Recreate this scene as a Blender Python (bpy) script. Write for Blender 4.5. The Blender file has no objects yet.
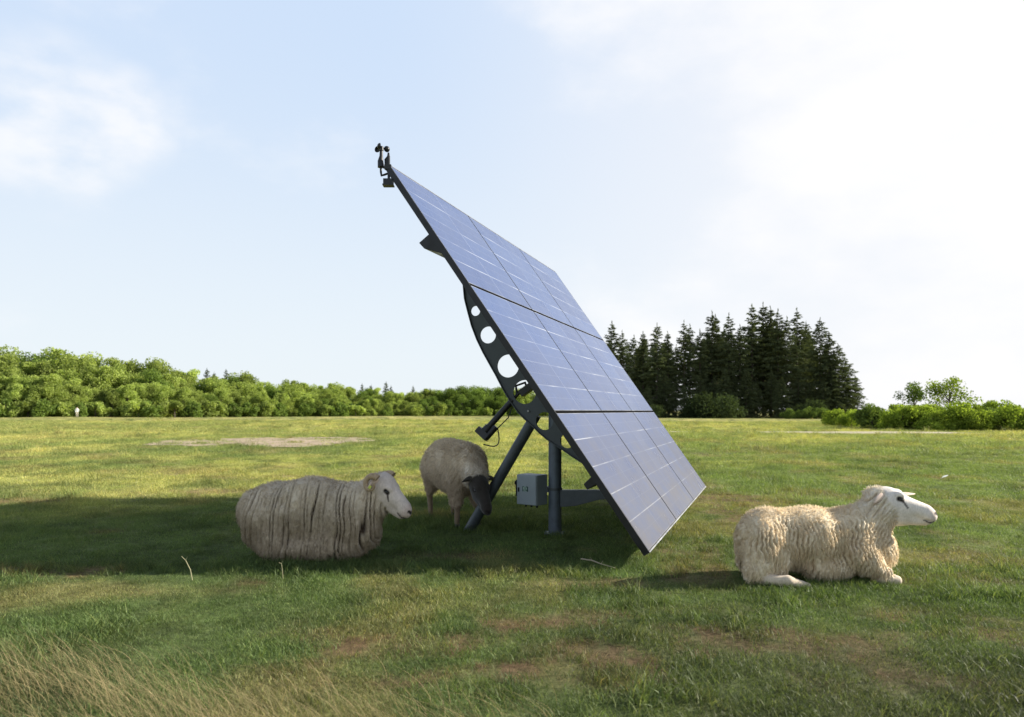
import bpy, bmesh, math, random
import numpy as np
from mathutils import Vector, Matrix
R = math.radians
sc = bpy.context.scene
root_col = sc.collection
rng = np.random.default_rng(7)
random.seed(7)

# ------------------------------------------------------------------ noise
_perm = np.random.default_rng(99).random(65536)
def _h(ix, iy, iz=0):
    return _perm[((ix * 73856093) ^ (iy * 19349663) ^ (iz * 83492791)) & 65535]
def noise2(x, y, s=0):
    ix = np.floor(x).astype(np.int64); iy = np.floor(y).astype(np.int64)
    fx = x - ix; fy = y - iy
    fx = fx * fx * (3 - 2 * fx); fy = fy * fy * (3 - 2 * fy)
    a = _h(ix, iy, s); b = _h(ix + 1, iy, s); c = _h(ix, iy + 1, s); d = _h(ix + 1, iy + 1, s)
    return (a * (1 - fx) + b * fx) * (1 - fy) + (c * (1 - fx) + d * fx) * fy
def fbm2(x, y, o=4, s=0):
    r = 0; a = .5; t = 0
    for k in range(o):
        r = r + a * noise2(x * 2 ** k + 17.3 * k, y * 2 ** k - 9.1 * k, s + k); t += a; a *= .5
    return r / t
def noise3(x, y, z, s=0):
    ix = np.floor(x).astype(np.int64); iy = np.floor(y).astype(np.int64); iz = np.floor(z).astype(np.int64)
    fx = x - ix; fy = y - iy; fz = z - iz
    fx = fx * fx * (3 - 2 * fx); fy = fy * fy * (3 - 2 * fy); fz = fz * fz * (3 - 2 * fz)
    iz = iz + 131 * s
    def L(k):
        a = _h(ix, iy, iz + k); b = _h(ix + 1, iy, iz + k); c = _h(ix, iy + 1, iz + k); d = _h(ix + 1, iy + 1, iz + k)
        return (a * (1 - fx) + b * fx) * (1 - fy) + (c * (1 - fx) + d * fx) * fy
    return L(0) * (1 - fz) + L(1) * fz
def fbm3(x, y, z, o=3, s=0):
    r = 0; a = .5; t = 0
    for k in range(o):
        r = r + a * noise3(x * 2 ** k + 5.7 * k, y * 2 ** k, z * 2 ** k, s + k); t += a; a *= .5
    return r / t
def sstep(a, b, x):
    t = np.clip((x - a) / (b - a), 0, 1)
    return t * t * (3 - 2 * t)

# ------------------------------------------------------------------ object helpers
def mesh_from(name, verts, faces, mat=None, smooth=False):
    me = bpy.data.meshes.new(name)
    verts = np.asarray(verts, dtype=np.float64)
    if isinstance(faces, np.ndarray):
        n, k = faces.shape
        me.vertices.add(len(verts)); me.vertices.foreach_set('co', verts.ravel())
        me.loops.add(n * k); me.loops.foreach_set('vertex_index', faces.astype(np.int32).ravel())
        me.polygons.add(n)
        me.polygons.foreach_set('loop_start', np.arange(0, n * k, k, dtype=np.int32))
        me.polygons.foreach_set('loop_total', np.full(n, k, dtype=np.int32))
        me.update(calc_edges=True)
    else:
        me.from_pydata(verts.tolist(), [], faces); me.update()
    if mat: me.materials.append(mat)
    if smooth:
        me.polygons.foreach_set('use_smooth', np.ones(len(me.polygons), dtype=bool))
    return me
def link(name, me, parent=None, loc=None):
    o = bpy.data.objects.new(name, me); root_col.objects.link(o)
    if parent: o.parent = parent
    if loc is not None: o.location = loc
    return o
def tag(o, label=None, cat=None, group=None, kind=None):
    if label: o['label'] = label
    if cat: o['category'] = cat
    if group: o['group'] = group
    if kind: o['kind'] = kind
    return o
def empty(name, loc=(0, 0, 0), rz=0):
    o = bpy.data.objects.new(name, None); root_col.objects.link(o)
    o.location = loc; o.rotation_euler = (0, 0, rz); o.empty_display_size = .2
    return o
def vattr(me, name, arr):
    arr = np.asarray(arr, dtype=np.float32)
    if arr.ndim == 1:
        a = me.attributes.new(name, 'FLOAT', 'POINT'); a.data.foreach_set('value', arr)
    else:
        a = me.attributes.new(name, 'FLOAT_COLOR', 'POINT')
        c = np.ones((len(arr), 4), dtype=np.float32); c[:, :3] = arr
        a.data.foreach_set('color', c.ravel())
class MB:
    def __init__(s): s.v = []; s.f = []
    def add(s, vs, fs):
        b = len(s.v); s.v += [tuple(map(float, q)) for q in vs]; s.f += [tuple(b + i for i in q) for q in fs]
    def box(s, c, ax, ay, az):
        c, ax, ay, az = map(np.array, (c, ax, ay, az))
        vs = [c + i * ax + j * ay + k * az for i in (-1, 1) for j in (-1, 1) for k in (-1, 1)]
        s.add(vs, [(0, 1, 3, 2), (4, 6, 7, 5), (0, 4, 5, 1), (2, 3, 7, 6), (0, 2, 6, 4), (1, 5, 7, 3)])
    def tube(s, pts, rads, n=12, caps=True):
        pts = [np.array(p, float) for p in pts]
        if not hasattr(rads, '__len__'): rads = [rads] * len(pts)
        b = len(s.v); prev = None
        for i, p in enumerate(pts):
            d = (pts[min(i + 1, len(pts) - 1)] - pts[max(i - 1, 0)]); d /= np.linalg.norm(d) + 1e-12
            if prev is None:
                u = np.cross(d, [0, 0, 1.]);
                if np.linalg.norm(u) < .1: u = np.cross(d, [0, 1., 0])
            else:
                u = prev - d * np.dot(prev, d)
            u /= np.linalg.norm(u); prev = u; w = np.cross(d, u)
            for k in range(n):
                a = 2 * math.pi * k / n
                s.v.append(tuple(p + rads[i] * (math.cos(a) * u + math.sin(a) * w)))
        for i in range(len(pts) - 1):
            for k in range(n):
                k2 = (k + 1) % n
                s.f.append((b + i * n + k, b + i * n + k2, b + (i + 1) * n + k2, b + (i + 1) * n + k))
        if caps:
            s.f.append(tuple(b + k for k in range(n))[::-1]); s.f.append(tuple(b + (len(pts) - 1) * n + k for k in range(n)))
    def prism(s, poly, e):
        e = np.array(e); n = len(poly); b = len(s.v)
        for p in poly: s.v.append(tuple(np.array(p, float)))
        for p in poly: s.v.append(tuple(np.array(p, float) + e))
        s.f.append(tuple(b + i for i in range(n))[::-1]); s.f.append(tuple(b + n + i for i in range(n)))
        for i in range(n):
            j = (i + 1) % n; s.f.append((b + i, b + j, b + n + j, b + n + i))
    def ball(s, c, r, ax=(1, 1, 1), nu=16, nv=10, M=None):
        b = len(s.v); c = np.array(c, float)
        for j in range(nv + 1):
            th = math.pi * j / nv
            for i in range(nu):
                ph = 2 * math.pi * i / nu
                p = np.array([math.sin(th) * math.cos(ph) * ax[0], math.sin(th) * math.sin(ph) * ax[1], math.cos(th) * ax[2]]) * r
                if M is not None: p = M @ p
                s.v.append(tuple(c + p))
        for j in range(nv):
            for i in range(nu):
                i2 = (i + 1) % nu
                s.f.append((b + j * nu + i, b + (j + 1) * nu + i, b + (j + 1) * nu + i2, b + j * nu + i2))
    def build(s, name, mat, parent=None, smooth=False, loc=None, bevel=0):
        me = bpy.data.meshes.new(name); me.from_pydata(s.v, [], s.f)
        bm = bmesh.new(); bm.from_mesh(me); bmesh.ops.remove_doubles(bm, verts=bm.verts, dist=1e-6)
        bmesh.ops.recalc_face_normals(bm, faces=bm.faces)
        if bevel: bmesh.ops.bevel(bm, geom=[e for e in bm.edges if e.is_manifold and e.calc_face_angle(0) > .6], offset=bevel, segments=2, affect='EDGES', profile=.6)
        bm.to_mesh(me); bm.free()
        if mat: me.materials.append(mat)
        if smooth:
            for p in me.polygons: p.use_smooth = True
            try: me.set_sharp_from_angle(angle=R(40))
            except Exception: pass
        return link(name, me, parent, loc)

# ------------------------------------------------------------------ materials
def new_mat(name):
    m = bpy.data.materials.new(name); m.use_nodes = True
    nt = m.node_tree; nt.nodes.clear()
    out = nt.nodes.new('ShaderNodeOutputMaterial')
    return m, nt, out
def N(nt, t, **kw):
    n = nt.nodes.new(t)
    for k, v in kw.items():
        if k in n.inputs.keys() if isinstance(k, str) else False: n.inputs[k].default_value = v
        else: setattr(n, k, v)
    return n
def inp(n, **kw):
    for k, v in kw.items(): n.inputs[k.replace('_', ' ')].default_value = v
def ramp(nt, fac, stops):
    r = nt.nodes.new('ShaderNodeValToRGB'); cr = r.color_ramp
    while len(cr.elements) < len(stops): cr.elements.new(.5)
    for e, (p, c) in zip(cr.elements, stops): e.position = p; e.color = (*c, 1) if len(c) == 3 else c
    nt.links.new(fac, r.inputs['Fac']); return r.outputs['Color']
def mix(nt, fac, a, b, bt='MIX'):
    m = nt.nodes.new('ShaderNodeMix'); m.data_type = 'RGBA'; m.blend_type = bt
    for s, v in (('Factor', fac), ('A', a), ('B', b)):
        sock = [i for i in m.inputs if i.name == s and (i.type == 'RGBA' or s == 'Factor' and i.type == 'VALUE')][0]
        if hasattr(v, 'is_output'): nt.links.new(v, sock)
        else: sock.default_value = (*v, 1) if hasattr(v, '__len__') and len(v) == 3 else v
    return [o for o in m.outputs if o.type == 'RGBA'][0]
def math_(nt, op, a, b=0.0, c=None):
    m = nt.nodes.new('ShaderNodeMath'); m.operation = op
    for i, v in enumerate((a, b) if c is None else (a, b, c)):
        if hasattr(v, 'is_output'): nt.links.new(v, m.inputs[i])
        else: m.inputs[i].default_value = v
    return m.outputs[0]
def noise_n(nt, vec, scale, detail=4, rough=.55):
    n = nt.nodes.new('ShaderNodeTexNoise'); n.inputs['Scale'].default_value = scale
    n.inputs['Detail'].default_value = detail; n.inputs['Roughness'].default_value = rough
    if vec is not None: nt.links.new(vec, n.inputs['Vector'])
    return n.outputs['Fac']

def painted_metal(name, col, rough=.5, metallic=.0, var=.25, scale=9):
    m, nt, out = new_mat(name)
    b = nt.nodes.new('ShaderNodeBsdfPrincipled'); tc = nt.nodes.new('ShaderNodeTexCoord')
    f = noise_n(nt, tc.outputs['Object'], scale, 6, .65)
    lo = tuple(c * (1 - var) for c in col); hi = tuple(min(1, c * (1 + var)) for c in col)
    nt.links.new(ramp(nt, f, [(.3, lo), (.7, hi)]), b.inputs['Base Color'])
    nt.links.new(ramp(nt, f, [(.3, (rough - .12,) * 3), (.7, (rough + .15,) * 3)]), b.inputs['Roughness'])
    b.inputs['Metallic'].default_value = metallic
    bp = nt.nodes.new('ShaderNodeBump'); bp.inputs['Strength'].default_value = .15; bp.inputs['Distance'].default_value = .004
    nt.links.new(f, bp.inputs['Height']); nt.links.new(bp.outputs[0], b.inputs['Normal'])
    nt.links.new(b.outputs[0], out.inputs[0]); return m
def plain(name, col, rough=.5, spec=.5):
    m, nt, out = new_mat(name); b = nt.nodes.new('ShaderNodeBsdfPrincipled')
    b.inputs['Base Color'].default_value = (*col, 1); b.inputs['Roughness'].default_value = rough
    b.inputs['Specular IOR Level'].default_value = spec
    nt.links.new(b.outputs[0], out.inputs[0]); return m

M_steel = painted_metal('galvanised_grey', (.075, .088, .096), .5, .35)
M_post = painted_metal('post_grey', (.11, .135, .165), .5, .35)
M_black = painted_metal('black_anodised', (.012, .013, .016), .4, .2)
M_dark = painted_metal('dark_motor', (.022, .023, .025), .45, .2)
M_box = painted_metal('cabinet_grey', (.27, .31, .33), .5, 0, .08, 5)
M_silver = painted_metal('silver_edge', (.28, .29, .31), .35, .7, .1)

def foliage_mat(name, c_lo, c_hi, trans=.35, obj_var=.25, tr_tint=(1.1, 1.15, .6)):
    m, nt, out = new_mat(name)
    a = nt.nodes.new('ShaderNodeAttribute'); a.attribute_name = 'bv'
    oi = nt.nodes.new('ShaderNodeObjectInfo')
    col = ramp(nt, a.outputs['Fac'], [(0, c_lo), (.55, tuple((x + y) / 2 for x, y in zip(c_lo, c_hi))), (1, c_hi)])
    v = math_(nt, 'MULTIPLY_ADD', oi.outputs['Random'], 2 * obj_var, 1 - obj_var)
    vc = nt.nodes.new('ShaderNodeCombineColor'); [nt.links.new(v, vc.inputs[i]) for i in range(3)]
    col = mix(nt, 1.0, col, vc.outputs[0], 'MULTIPLY')
    d = nt.nodes.new('ShaderNodeBsdfDiffuse'); t = nt.nodes.new('ShaderNodeBsdfTranslucent')
    nt.links.new(col, d.inputs[0]); nt.links.new(mix(nt, 1.0, col, tr_tint, 'MULTIPLY'), t.inputs[0])
    ms = nt.nodes.new('ShaderNodeMixShader'); ms.inputs[0].default_value = trans
    nt.links.new(d.outputs[0], ms.inputs[1]); nt.links.new(t.outputs[0], ms.inputs[2]); nt.links.new(ms.outputs[0], out.inputs[0])
    return m

def bark_mat(name, c0, c1):
    m, nt, out = new_mat(name); tc = nt.nodes.new('ShaderNodeTexCoord')
    mp = nt.nodes.new('ShaderNodeMapping'); mp.inputs['Scale'].default_value = (6, 6, 1); nt.links.new(tc.outputs['Object'], mp.inputs[0])
    f = noise_n(nt, mp.outputs[0], 2.0, 6, .7); b = nt.nodes.new('ShaderNodeBsdfPrincipled'); b.inputs['Roughness'].default_value = .9
    nt.links.new(ramp(nt, f, [(.3, c0), (.7, c1)]), b.inputs['Base Color']); nt.links.new(b.outputs[0], out.inputs[0]); return m
M_bark = bark_mat('bark', (.05, .04, .03), (.16, .13, .10))
M_bark_c = bark_mat('conifer_bark', (.04, .03, .025), (.13, .10, .08))

# ------------------------------------------------------------------ ground
def gz(x, y):
    r = np.sqrt(x * x + y * y)
    a = .03 * (fbm2(x * .45 + 40, y * .45 + 11, 3, 3) - .5) * sstep(2.0, 4.0, r)
    b = .5 * (fbm2(x * .04 + 7, y * .04 + 3, 2, 8) - .5) * sstep(25, 60, r)
    return a + b
def px(x, y):           # ground bearing helper used for regions of turf: x/y ratio
    return x / np.maximum(y, .1)
def blob(x, y, cx, cy, rx, ry, rough=.5, f=1.6):
    d = ((x - cx) / rx) ** 2 + ((y - cy) / ry) ** 2
    d = d + rough * (fbm2(x * f + cx * 3, y * f + cy * 3, 4, 21) - .5) * 2.4
    return 1 - sstep(.6, 1.15, d)
BARE = [(-.55, 3.95, .45, .22, 0.8), (.35, 3.80, .35, .2, .7), (1.4, 4.0, .45, .2, .6),
        (3.05, 9.6, .8, 2.0, .65), (2.9, 12.5, .8, 1.6, .4), (.5, 5.35, .5, .2, .4), (-3.9, 5.7, 1.0, .2, .55), (2.6, 4.1, .6, .15, .5)]
def bare(x, y):
    r = np.zeros_like(x)
    for cx, cy, rx, ry, a in BARE: r = np.maximum(r, a * blob(x, y, cx, cy, rx, ry, .9, 2.6))
    wornzone = sstep(-1.6, -.6, x) * sstep(3.4, 2.2, x) * sstep(3.15, 3.6, y) * sstep(4.9, 4.2, y)
    r = np.maximum(r, .9 * wornzone * sstep(.46, .60, fbm2(x * 2.1, y * 3.4, 5, 93)))
    r = np.maximum(r, .5 * sstep(4.8, 5.6, y) * sstep(30, 12, y) * sstep(.60, .70, fbm2(x * .9, y * .8, 5, 97)))
    return r * (.3 + .7 * sstep(.40, .6, fbm2(x * 7, y * 8, 4, 88)))
def turf_color(x, y):
    d = np.sqrt(x * x + y * y)
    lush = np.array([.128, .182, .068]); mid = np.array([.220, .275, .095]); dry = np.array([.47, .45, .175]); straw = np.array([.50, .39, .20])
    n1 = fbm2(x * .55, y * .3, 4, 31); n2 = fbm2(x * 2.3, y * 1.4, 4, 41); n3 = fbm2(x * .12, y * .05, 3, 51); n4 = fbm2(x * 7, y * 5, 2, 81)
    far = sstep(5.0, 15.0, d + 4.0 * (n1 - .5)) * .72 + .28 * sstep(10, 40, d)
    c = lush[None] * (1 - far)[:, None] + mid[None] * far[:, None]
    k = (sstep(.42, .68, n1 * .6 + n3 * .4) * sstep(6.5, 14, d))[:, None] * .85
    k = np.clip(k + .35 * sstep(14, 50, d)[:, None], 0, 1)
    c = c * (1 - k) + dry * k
    # small patches of dark clover and of straw
    k = (sstep(.52, .68, n2))[:, None] * .6; c = c * (1 - k) + lush * .75 * k
    k = (sstep(.55, .75, fbm2(x * 1.1 + 9, y * .8, 4, 61)))[:, None] * .45; c = c * (1 - k) + straw * .7 * k
    k = bare(x, y)[:, None] * .8; c = c * (1 - k) + np.array([.27, .165, .10]) * k
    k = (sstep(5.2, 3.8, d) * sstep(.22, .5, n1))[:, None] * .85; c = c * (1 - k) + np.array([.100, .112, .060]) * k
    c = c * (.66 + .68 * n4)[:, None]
    return c

def build_ground():
    rad = np.concatenate([np.geomspace(.4, 60, 190), np.geomspace(62, 2500, 70)])
    th = np.concatenate([np.linspace(-50, 50, 301), np.linspace(52, 308, 100)])
    th = np.radians(th)
    n = len(th)
    X = rad[:, None] * np.sin(th)[None]; Y = rad[:, None] * np.cos(th)[None]
    x = X.ravel(); y = Y.ravel(); z = gz(x, y)
    v = np.stack([x, y, z], 1); v = np.vstack([v, [[0, 0, 0]]])
    i = np.arange(len(rad) - 1)[:, None] * n; k = np.arange(n)[None]; k2 = (k + 1) % n
    q = np.stack([i + k, i + k2, i + n + k2, i + n + k], -1).reshape(-1, 4)[:, ::-1]
    me = mesh_from('ground', v, q, None, True)
    # close the hub
    bm = bmesh.new(); bm.from_mesh(me); bm.verts.ensure_lookup_table()
    for a in range(n):
        bm.faces.new((bm.verts[len(v) - 1], bm.verts[(a + 1) % n], bm.verts[a]))
    bmesh.ops.recalc_face_normals(bm, faces=bm.faces); bm.to_mesh(me); bm.free()
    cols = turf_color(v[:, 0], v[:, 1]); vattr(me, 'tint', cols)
    vattr(me, 'bare', bare(v[:, 0], v[:, 1]))
    m, nt, out = new_mat('turf_soil')
    geo = nt.nodes.new('ShaderNodeNewGeometry')
    a = nt.nodes.new('ShaderNodeAttribute'); a.attribute_name = 'tint'
    ab = nt.nodes.new('ShaderNodeAttribute'); ab.attribute_name = 'bare'
    f1 = noise_n(nt, geo.outputs['Position'], 14, 8, .75); f2 = noise_n(nt, geo.outputs['Position'], 1.3, 6, .6)
    mp = nt.nodes.new('ShaderNodeMapping'); mp.inputs['Scale'].default_value = (.9, .35, 1); nt.links.new(geo.outputs['Position'], mp.inputs[0])
    f3 = noise_n(nt, mp.outputs[0], 2.2, 8, .72)
    col = mix(nt, 1.0, a.outputs['Color'], ramp(nt, f1, [(.3, (.35, .34, .3)), (.7, (1.25, 1.2, 1.1))]), 'MULTIPLY')
    col = mix(nt, 1.0, col, ramp(nt, f3, [(.36, (.55, .62, .45)), (.5, (1, 1, 1)), (.66, (1.25, 1.15, .95))]), 'MULTIPLY')
    soil = ramp(nt, f1, [(.3, (.06, .038, .022)), (.7, (.20, .135, .08))])
    ff = math_(nt, 'MULTIPLY', ab.outputs['Fac'], .9)
    col = mix(nt, ff, col, soil)
    b = nt.nodes.new('ShaderNodeBsdfPrincipled'); b.inputs['Roughness'].default_value = .95; b.inputs['Specular IOR Level'].default_value = .1
    nt.links.new(col, b.inputs['Base Color'])
    bp = nt.nodes.new('ShaderNodeBump'); bp.inputs['Strength'].default_value = .8; bp.inputs['Distance'].default_value = .05
    nt.links.new(f1, bp.inputs['Height']); nt.links.new(bp.outputs[0], b.inputs['Normal'])
    nt.links.new(b.outputs[0], out.inputs[0]); me.materials.append(m)
    tag(link('ground', me), kind='structure')
build_ground()

PATHS = []
def build_path(name, cx, cy, rx, ry, c0, c1, seed, squash=.35):
    g = 90
    u = np.linspace(-1.15, 1.15, g)
    X, Y = np.meshgrid(u, u, indexing='ij'); x = cx + rx * X.ravel(); y = cy + ry * Y.ravel()
    d = (X ** 2 + Y ** 2).ravel() + 1.1 * (fbm2(X.ravel() * 1.7 + seed, Y.ravel() * squash * 8 + seed, 4, seed) - .5) + .5 * (fbm2(X.ravel() * 9, Y.ravel() * 12, 3, 5) - .5)
    keep = d < .85
    idx = np.arange(g * g).reshape(g, g)
    q = np.stack([idx[:-1, :-1], idx[1:, :-1], idx[1:, 1:], idx[:-1, 1:]], -1).reshape(-1, 4)
    q = q[keep[q].all(1)]
    v = np.stack([x, y, gz(x, y) + .02], 1)
    m, nt, out = new_mat(name + '_dirt'); geo = nt.nodes.new('ShaderNodeNewGeometry')
    mp = nt.nodes.new('ShaderNodeMapping'); mp.inputs['Scale'].default_value = (1, .35, 1); nt.links.new(geo.outputs['Position'], mp.inputs[0])
    f = noise_n(nt, mp.outputs[0], 1.5, 8, .7); b = nt.nodes.new('ShaderNodeBsdfPrincipled'); b.inputs['Roughness'].default_value = .95
    nt.links.new(ramp(nt, f, [(.33, c0), (.6, c1)]), b.inputs['Base Color']); nt.links.new(b.outputs[0], out.inputs[0])
    me = mesh_from(name, v, q, m, True)
    tag(link(name, me), kind='structure')
    PATHS.append((cx, cy, rx, ry, seed, squash))
build_path('dirt_path', -9.9, 29.8, 4.6, 5.6, (.20, .16, .085), (.44, .33, .24), 3)
build_path('gravel_path', 21.5, 45.5, 8.0, 3.0, (.30, .26, .16), (.45, .39, .27), 9)
build_path('gravel_path', 10.5, 46.0, 5.0, 1.0, (.30, .26, .16), (.45, .39, .27), 14)
def on_path(x, y):
    r = np.zeros(len(x), bool)
    for cx, cy, rx, ry, seed, sq in PATHS:
        X = (x - cx) / rx; Y = (y - cy) / ry
        d = (X ** 2 + Y ** 2) + 1.1 * (fbm2(X * 1.7 + seed, Y * sq * 8 + seed, 4, seed) - .5) + .5 * (fbm2(X * 9, Y * 12, 3, 5) - .5)
        r |= d < .82
    return r

# ------------------------------------------------------------------ grass
M_grass, nt, out = new_mat('grass_blades')
at = nt.nodes.new('ShaderNodeAttribute'); at.attribute_type = 'INSTANCER'; at.attribute_name = 'tint'
av = nt.nodes.new('ShaderNodeAttribute'); av.attribute_name = 'bv'
col = mix(nt, 1.0, at.outputs['Color'], ramp(nt, av.outputs['Fac'], [(0, (.55, .62, .5)), (.5, (1.0, 1.05, .95)), (.85, (1.35, 1.3, 1.1)), (1, (1.9, 1.55, 1.5))]), 'MULTIPLY')
dd = nt.nodes.new('ShaderNodeBsdfPrincipled'); dd.inputs['Roughness'].default_value = .55; dd.inputs['Specular IOR Level'].default_value = .25
nt.links.new(col, dd.inputs['Base Color'])
tt = nt.nodes.new('ShaderNodeBsdfTranslucent'); nt.links.new(mix(nt, 1.0, col, (1.2, 1.25, .6), 'MULTIPLY'), tt.inputs[0])
ms = nt.nodes.new('ShaderNodeMixShader'); ms.inputs[0].default_value = .35
nt.links.new(dd.outputs[0], ms.inputs[1]); nt.links.new(tt.outputs[0], ms.inputs[2]); nt.links.new(ms.outputs[0], out.inputs[0])

def blades(n, rad, h0, h1, w, lean, r, dry=.08, leandir=None, seg=3):
    """n curved tapering blades as one mesh; returns verts, quads/tris, variation"""
    bx = r.normal(0, rad * .55, n); by = r.normal(0, rad * .55, n)
    h = r.uniform(h0, h1, n); az = r.uniform(0, 2 * np.pi, n); le = r.uniform(lean * .3, lean, n) * h
    if leandir is not None: az = leandir + r.normal(0, .35, n)
    wa = r.uniform(0, 2 * np.pi, n); ww = w * r.uniform(.6, 1.3, n)
    V = []; bv = np.where(r.random(n) < dry, r.uniform(.9, 1, n), r.uniform(0, .8, n))
    for k in range(seg + 1):
        t = k / seg; c = le * t ** 1.8; wk = ww * (1 - t) ** .6 * .5
        cx = bx + c * np.cos(az); cy = by + c * np.sin(az); cz = h * t * (1 - .25 * t * (le / h)) 
        if k < seg:
            V.append(np.stack([cx - wk * np.cos(wa), cy - wk * np.sin(wa), cz], 1)); V.append(np.stack([cx + wk * np.cos(wa), cy + wk * np.sin(wa), cz], 1))
        else: V.append(np.stack([cx, cy, cz], 1))
    m = len(V); V = np.stack(V, 1).reshape(-1, 3); base = np.arange(n)[:, None] * m
    F = []
    for k in range(seg - 1):
        F.append(np.concatenate([base + 2 * k, base + 2 * k + 1, base + 2 * k + 3], 1)); F.append(np.concatenate([base + 2 * k, base + 2 * k + 3, base + 2 * k + 2], 1))
    k = seg - 1; F.append(np.concatenate([base + 2 * k, base + 2 * k + 1, base + 2 * k + 2], 1))
    return V, np.concatenate(F), np.repeat(bv, m)

tuft_col = bpy.data.collections.new('tuft_sources')
def add_tuft(name, *a, **k):
    V, F, bv = blades(*a, **k); V[:, 2] -= .004
    me = mesh_from(name, V, F, M_grass); vattr(me, 'bv', bv)
    o = bpy.data.objects.new(name, me); tuft_col.objects.link(o)
for i in range(8):
    r = np.random.default_rng(100 + i)
    if i < 4: add_tuft('tuft_a%d' % i, 64, .12, .012, .036, .0036, 1.1, r)
    elif i < 6: add_tuft('tuft_a%d' % i, 46, .10, .02, .06, .0038, 1.1, r, .12)
    else: add_tuft('tuft_a%d' % i, 34, .05, .04, .13, .0045, 1.0, r, .2)
NT = 8

def grass_points():
    P = []
    def region(d0, d1, dens, sc, big=.06):
        # uniform in depth band within the view wedge plus a margin to either side
        ymax = d1; w = .74 * ymax + 2.0
        n = int(dens * 2 * w * (d1 - d0)); x = rng.uniform(-w, w, n); y = rng.uniform(d0, d1, n)
        k = np.abs(x) < .74 * y + 2.0; x = x[k]; y = y[k]
        b = bare(x, y); k = (rng.random(len(x)) > b * .93) & (~on_path(x, y) | ((rng.random(len(x)) < .22) & (y < 40))); x = x[k]; y = y[k]; b = b[k]
        n = len(x)
        clump = fbm2(x * 1.6, y * 1.2, 4, 71)
        s = sc * rng.uniform(.65, 1.25, n) * (.55 + 1.0 * clump) * (1 - .35 * b)
        idx = rng.integers(0, 4, n)
        k = rng.random(n) < sstep(.45, .75, clump) * .7; idx[k] = rng.integers(4, 6, k.sum())
        k = rng.random(n) < big * sstep(.5, .8, clump); idx[k] = rng.integers(6, 8, k.sum())
        P.append((x, y, s, idx))
    region(1.9, 5.2, 250, 1.0, .10)
    region(5.2, 10, 170, 1.05, .06)
    region(10, 20, 62, 1.45, .05)
    region(20, 40, 19, 2.2, .05)
    region(40, 85, 5.0, 3.2, .05)
    # taller darker clumps: shadow front edge, right edge, base of the post and scattered weeds
    def clump(cx, cy, rx, ry, n, s0, s1, ids=(6, 8)):
        P.append((rng.normal(cx, rx, n), rng.normal(cy, ry, n), rng.uniform(s0, s1, n), rng.integers(*ids, n)))
    clump(3.35, 4.9, .14, .07, 60, .6, 1.0, (4, 8)); clump(3.4, 4.45, .15, .06, 55, .6, 1.0, (4, 8))
    clump(.43, 7.33, .16, .07, 40, .5, .9); clump(-.1, 5.75, .5, .12, 70, .5, 1.0); clump(-2.5, 5.75, 1.6, .12, 120, .5, .9)
    clump(1.0, 5.9, .35, .2, 70, .5, .9); clump(1.6, 7.0, .5, .5, 80, .5, .9)
    clump(-.55, 8.0, .45, .25, 240, .8, 1.3, (4, 8)); clump(-1.0, 8.6, .3, .25, 140, .8, 1.3, (4, 8)); clump(-1.6, 5.92, .55, .05, 150, .5, .9, (4, 8)); clump(2.2, 5.2, .5, .05, 150, .45, .8, (4, 8))
    for _ in range(190):
        y = rng.uniform(4.2, 34); x = rng.uniform(-.75, .75) * y; s = max(.6, y / 16)
        clump(x, y, .12 * s, .1 * s, int(22), .55 * s, 1.0 * s, (4, 7))
    for _ in range(110):
        y = rng.uniform(34, 110); x = rng.uniform(-.75, .75) * y
        clump(x, y, .9, .5, 16, 2.0, 4.0, (4, 7))
    x, y, s, idx = [np.concatenate(q) for q in zip(*P)]
    return x, y, s, idx
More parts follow.
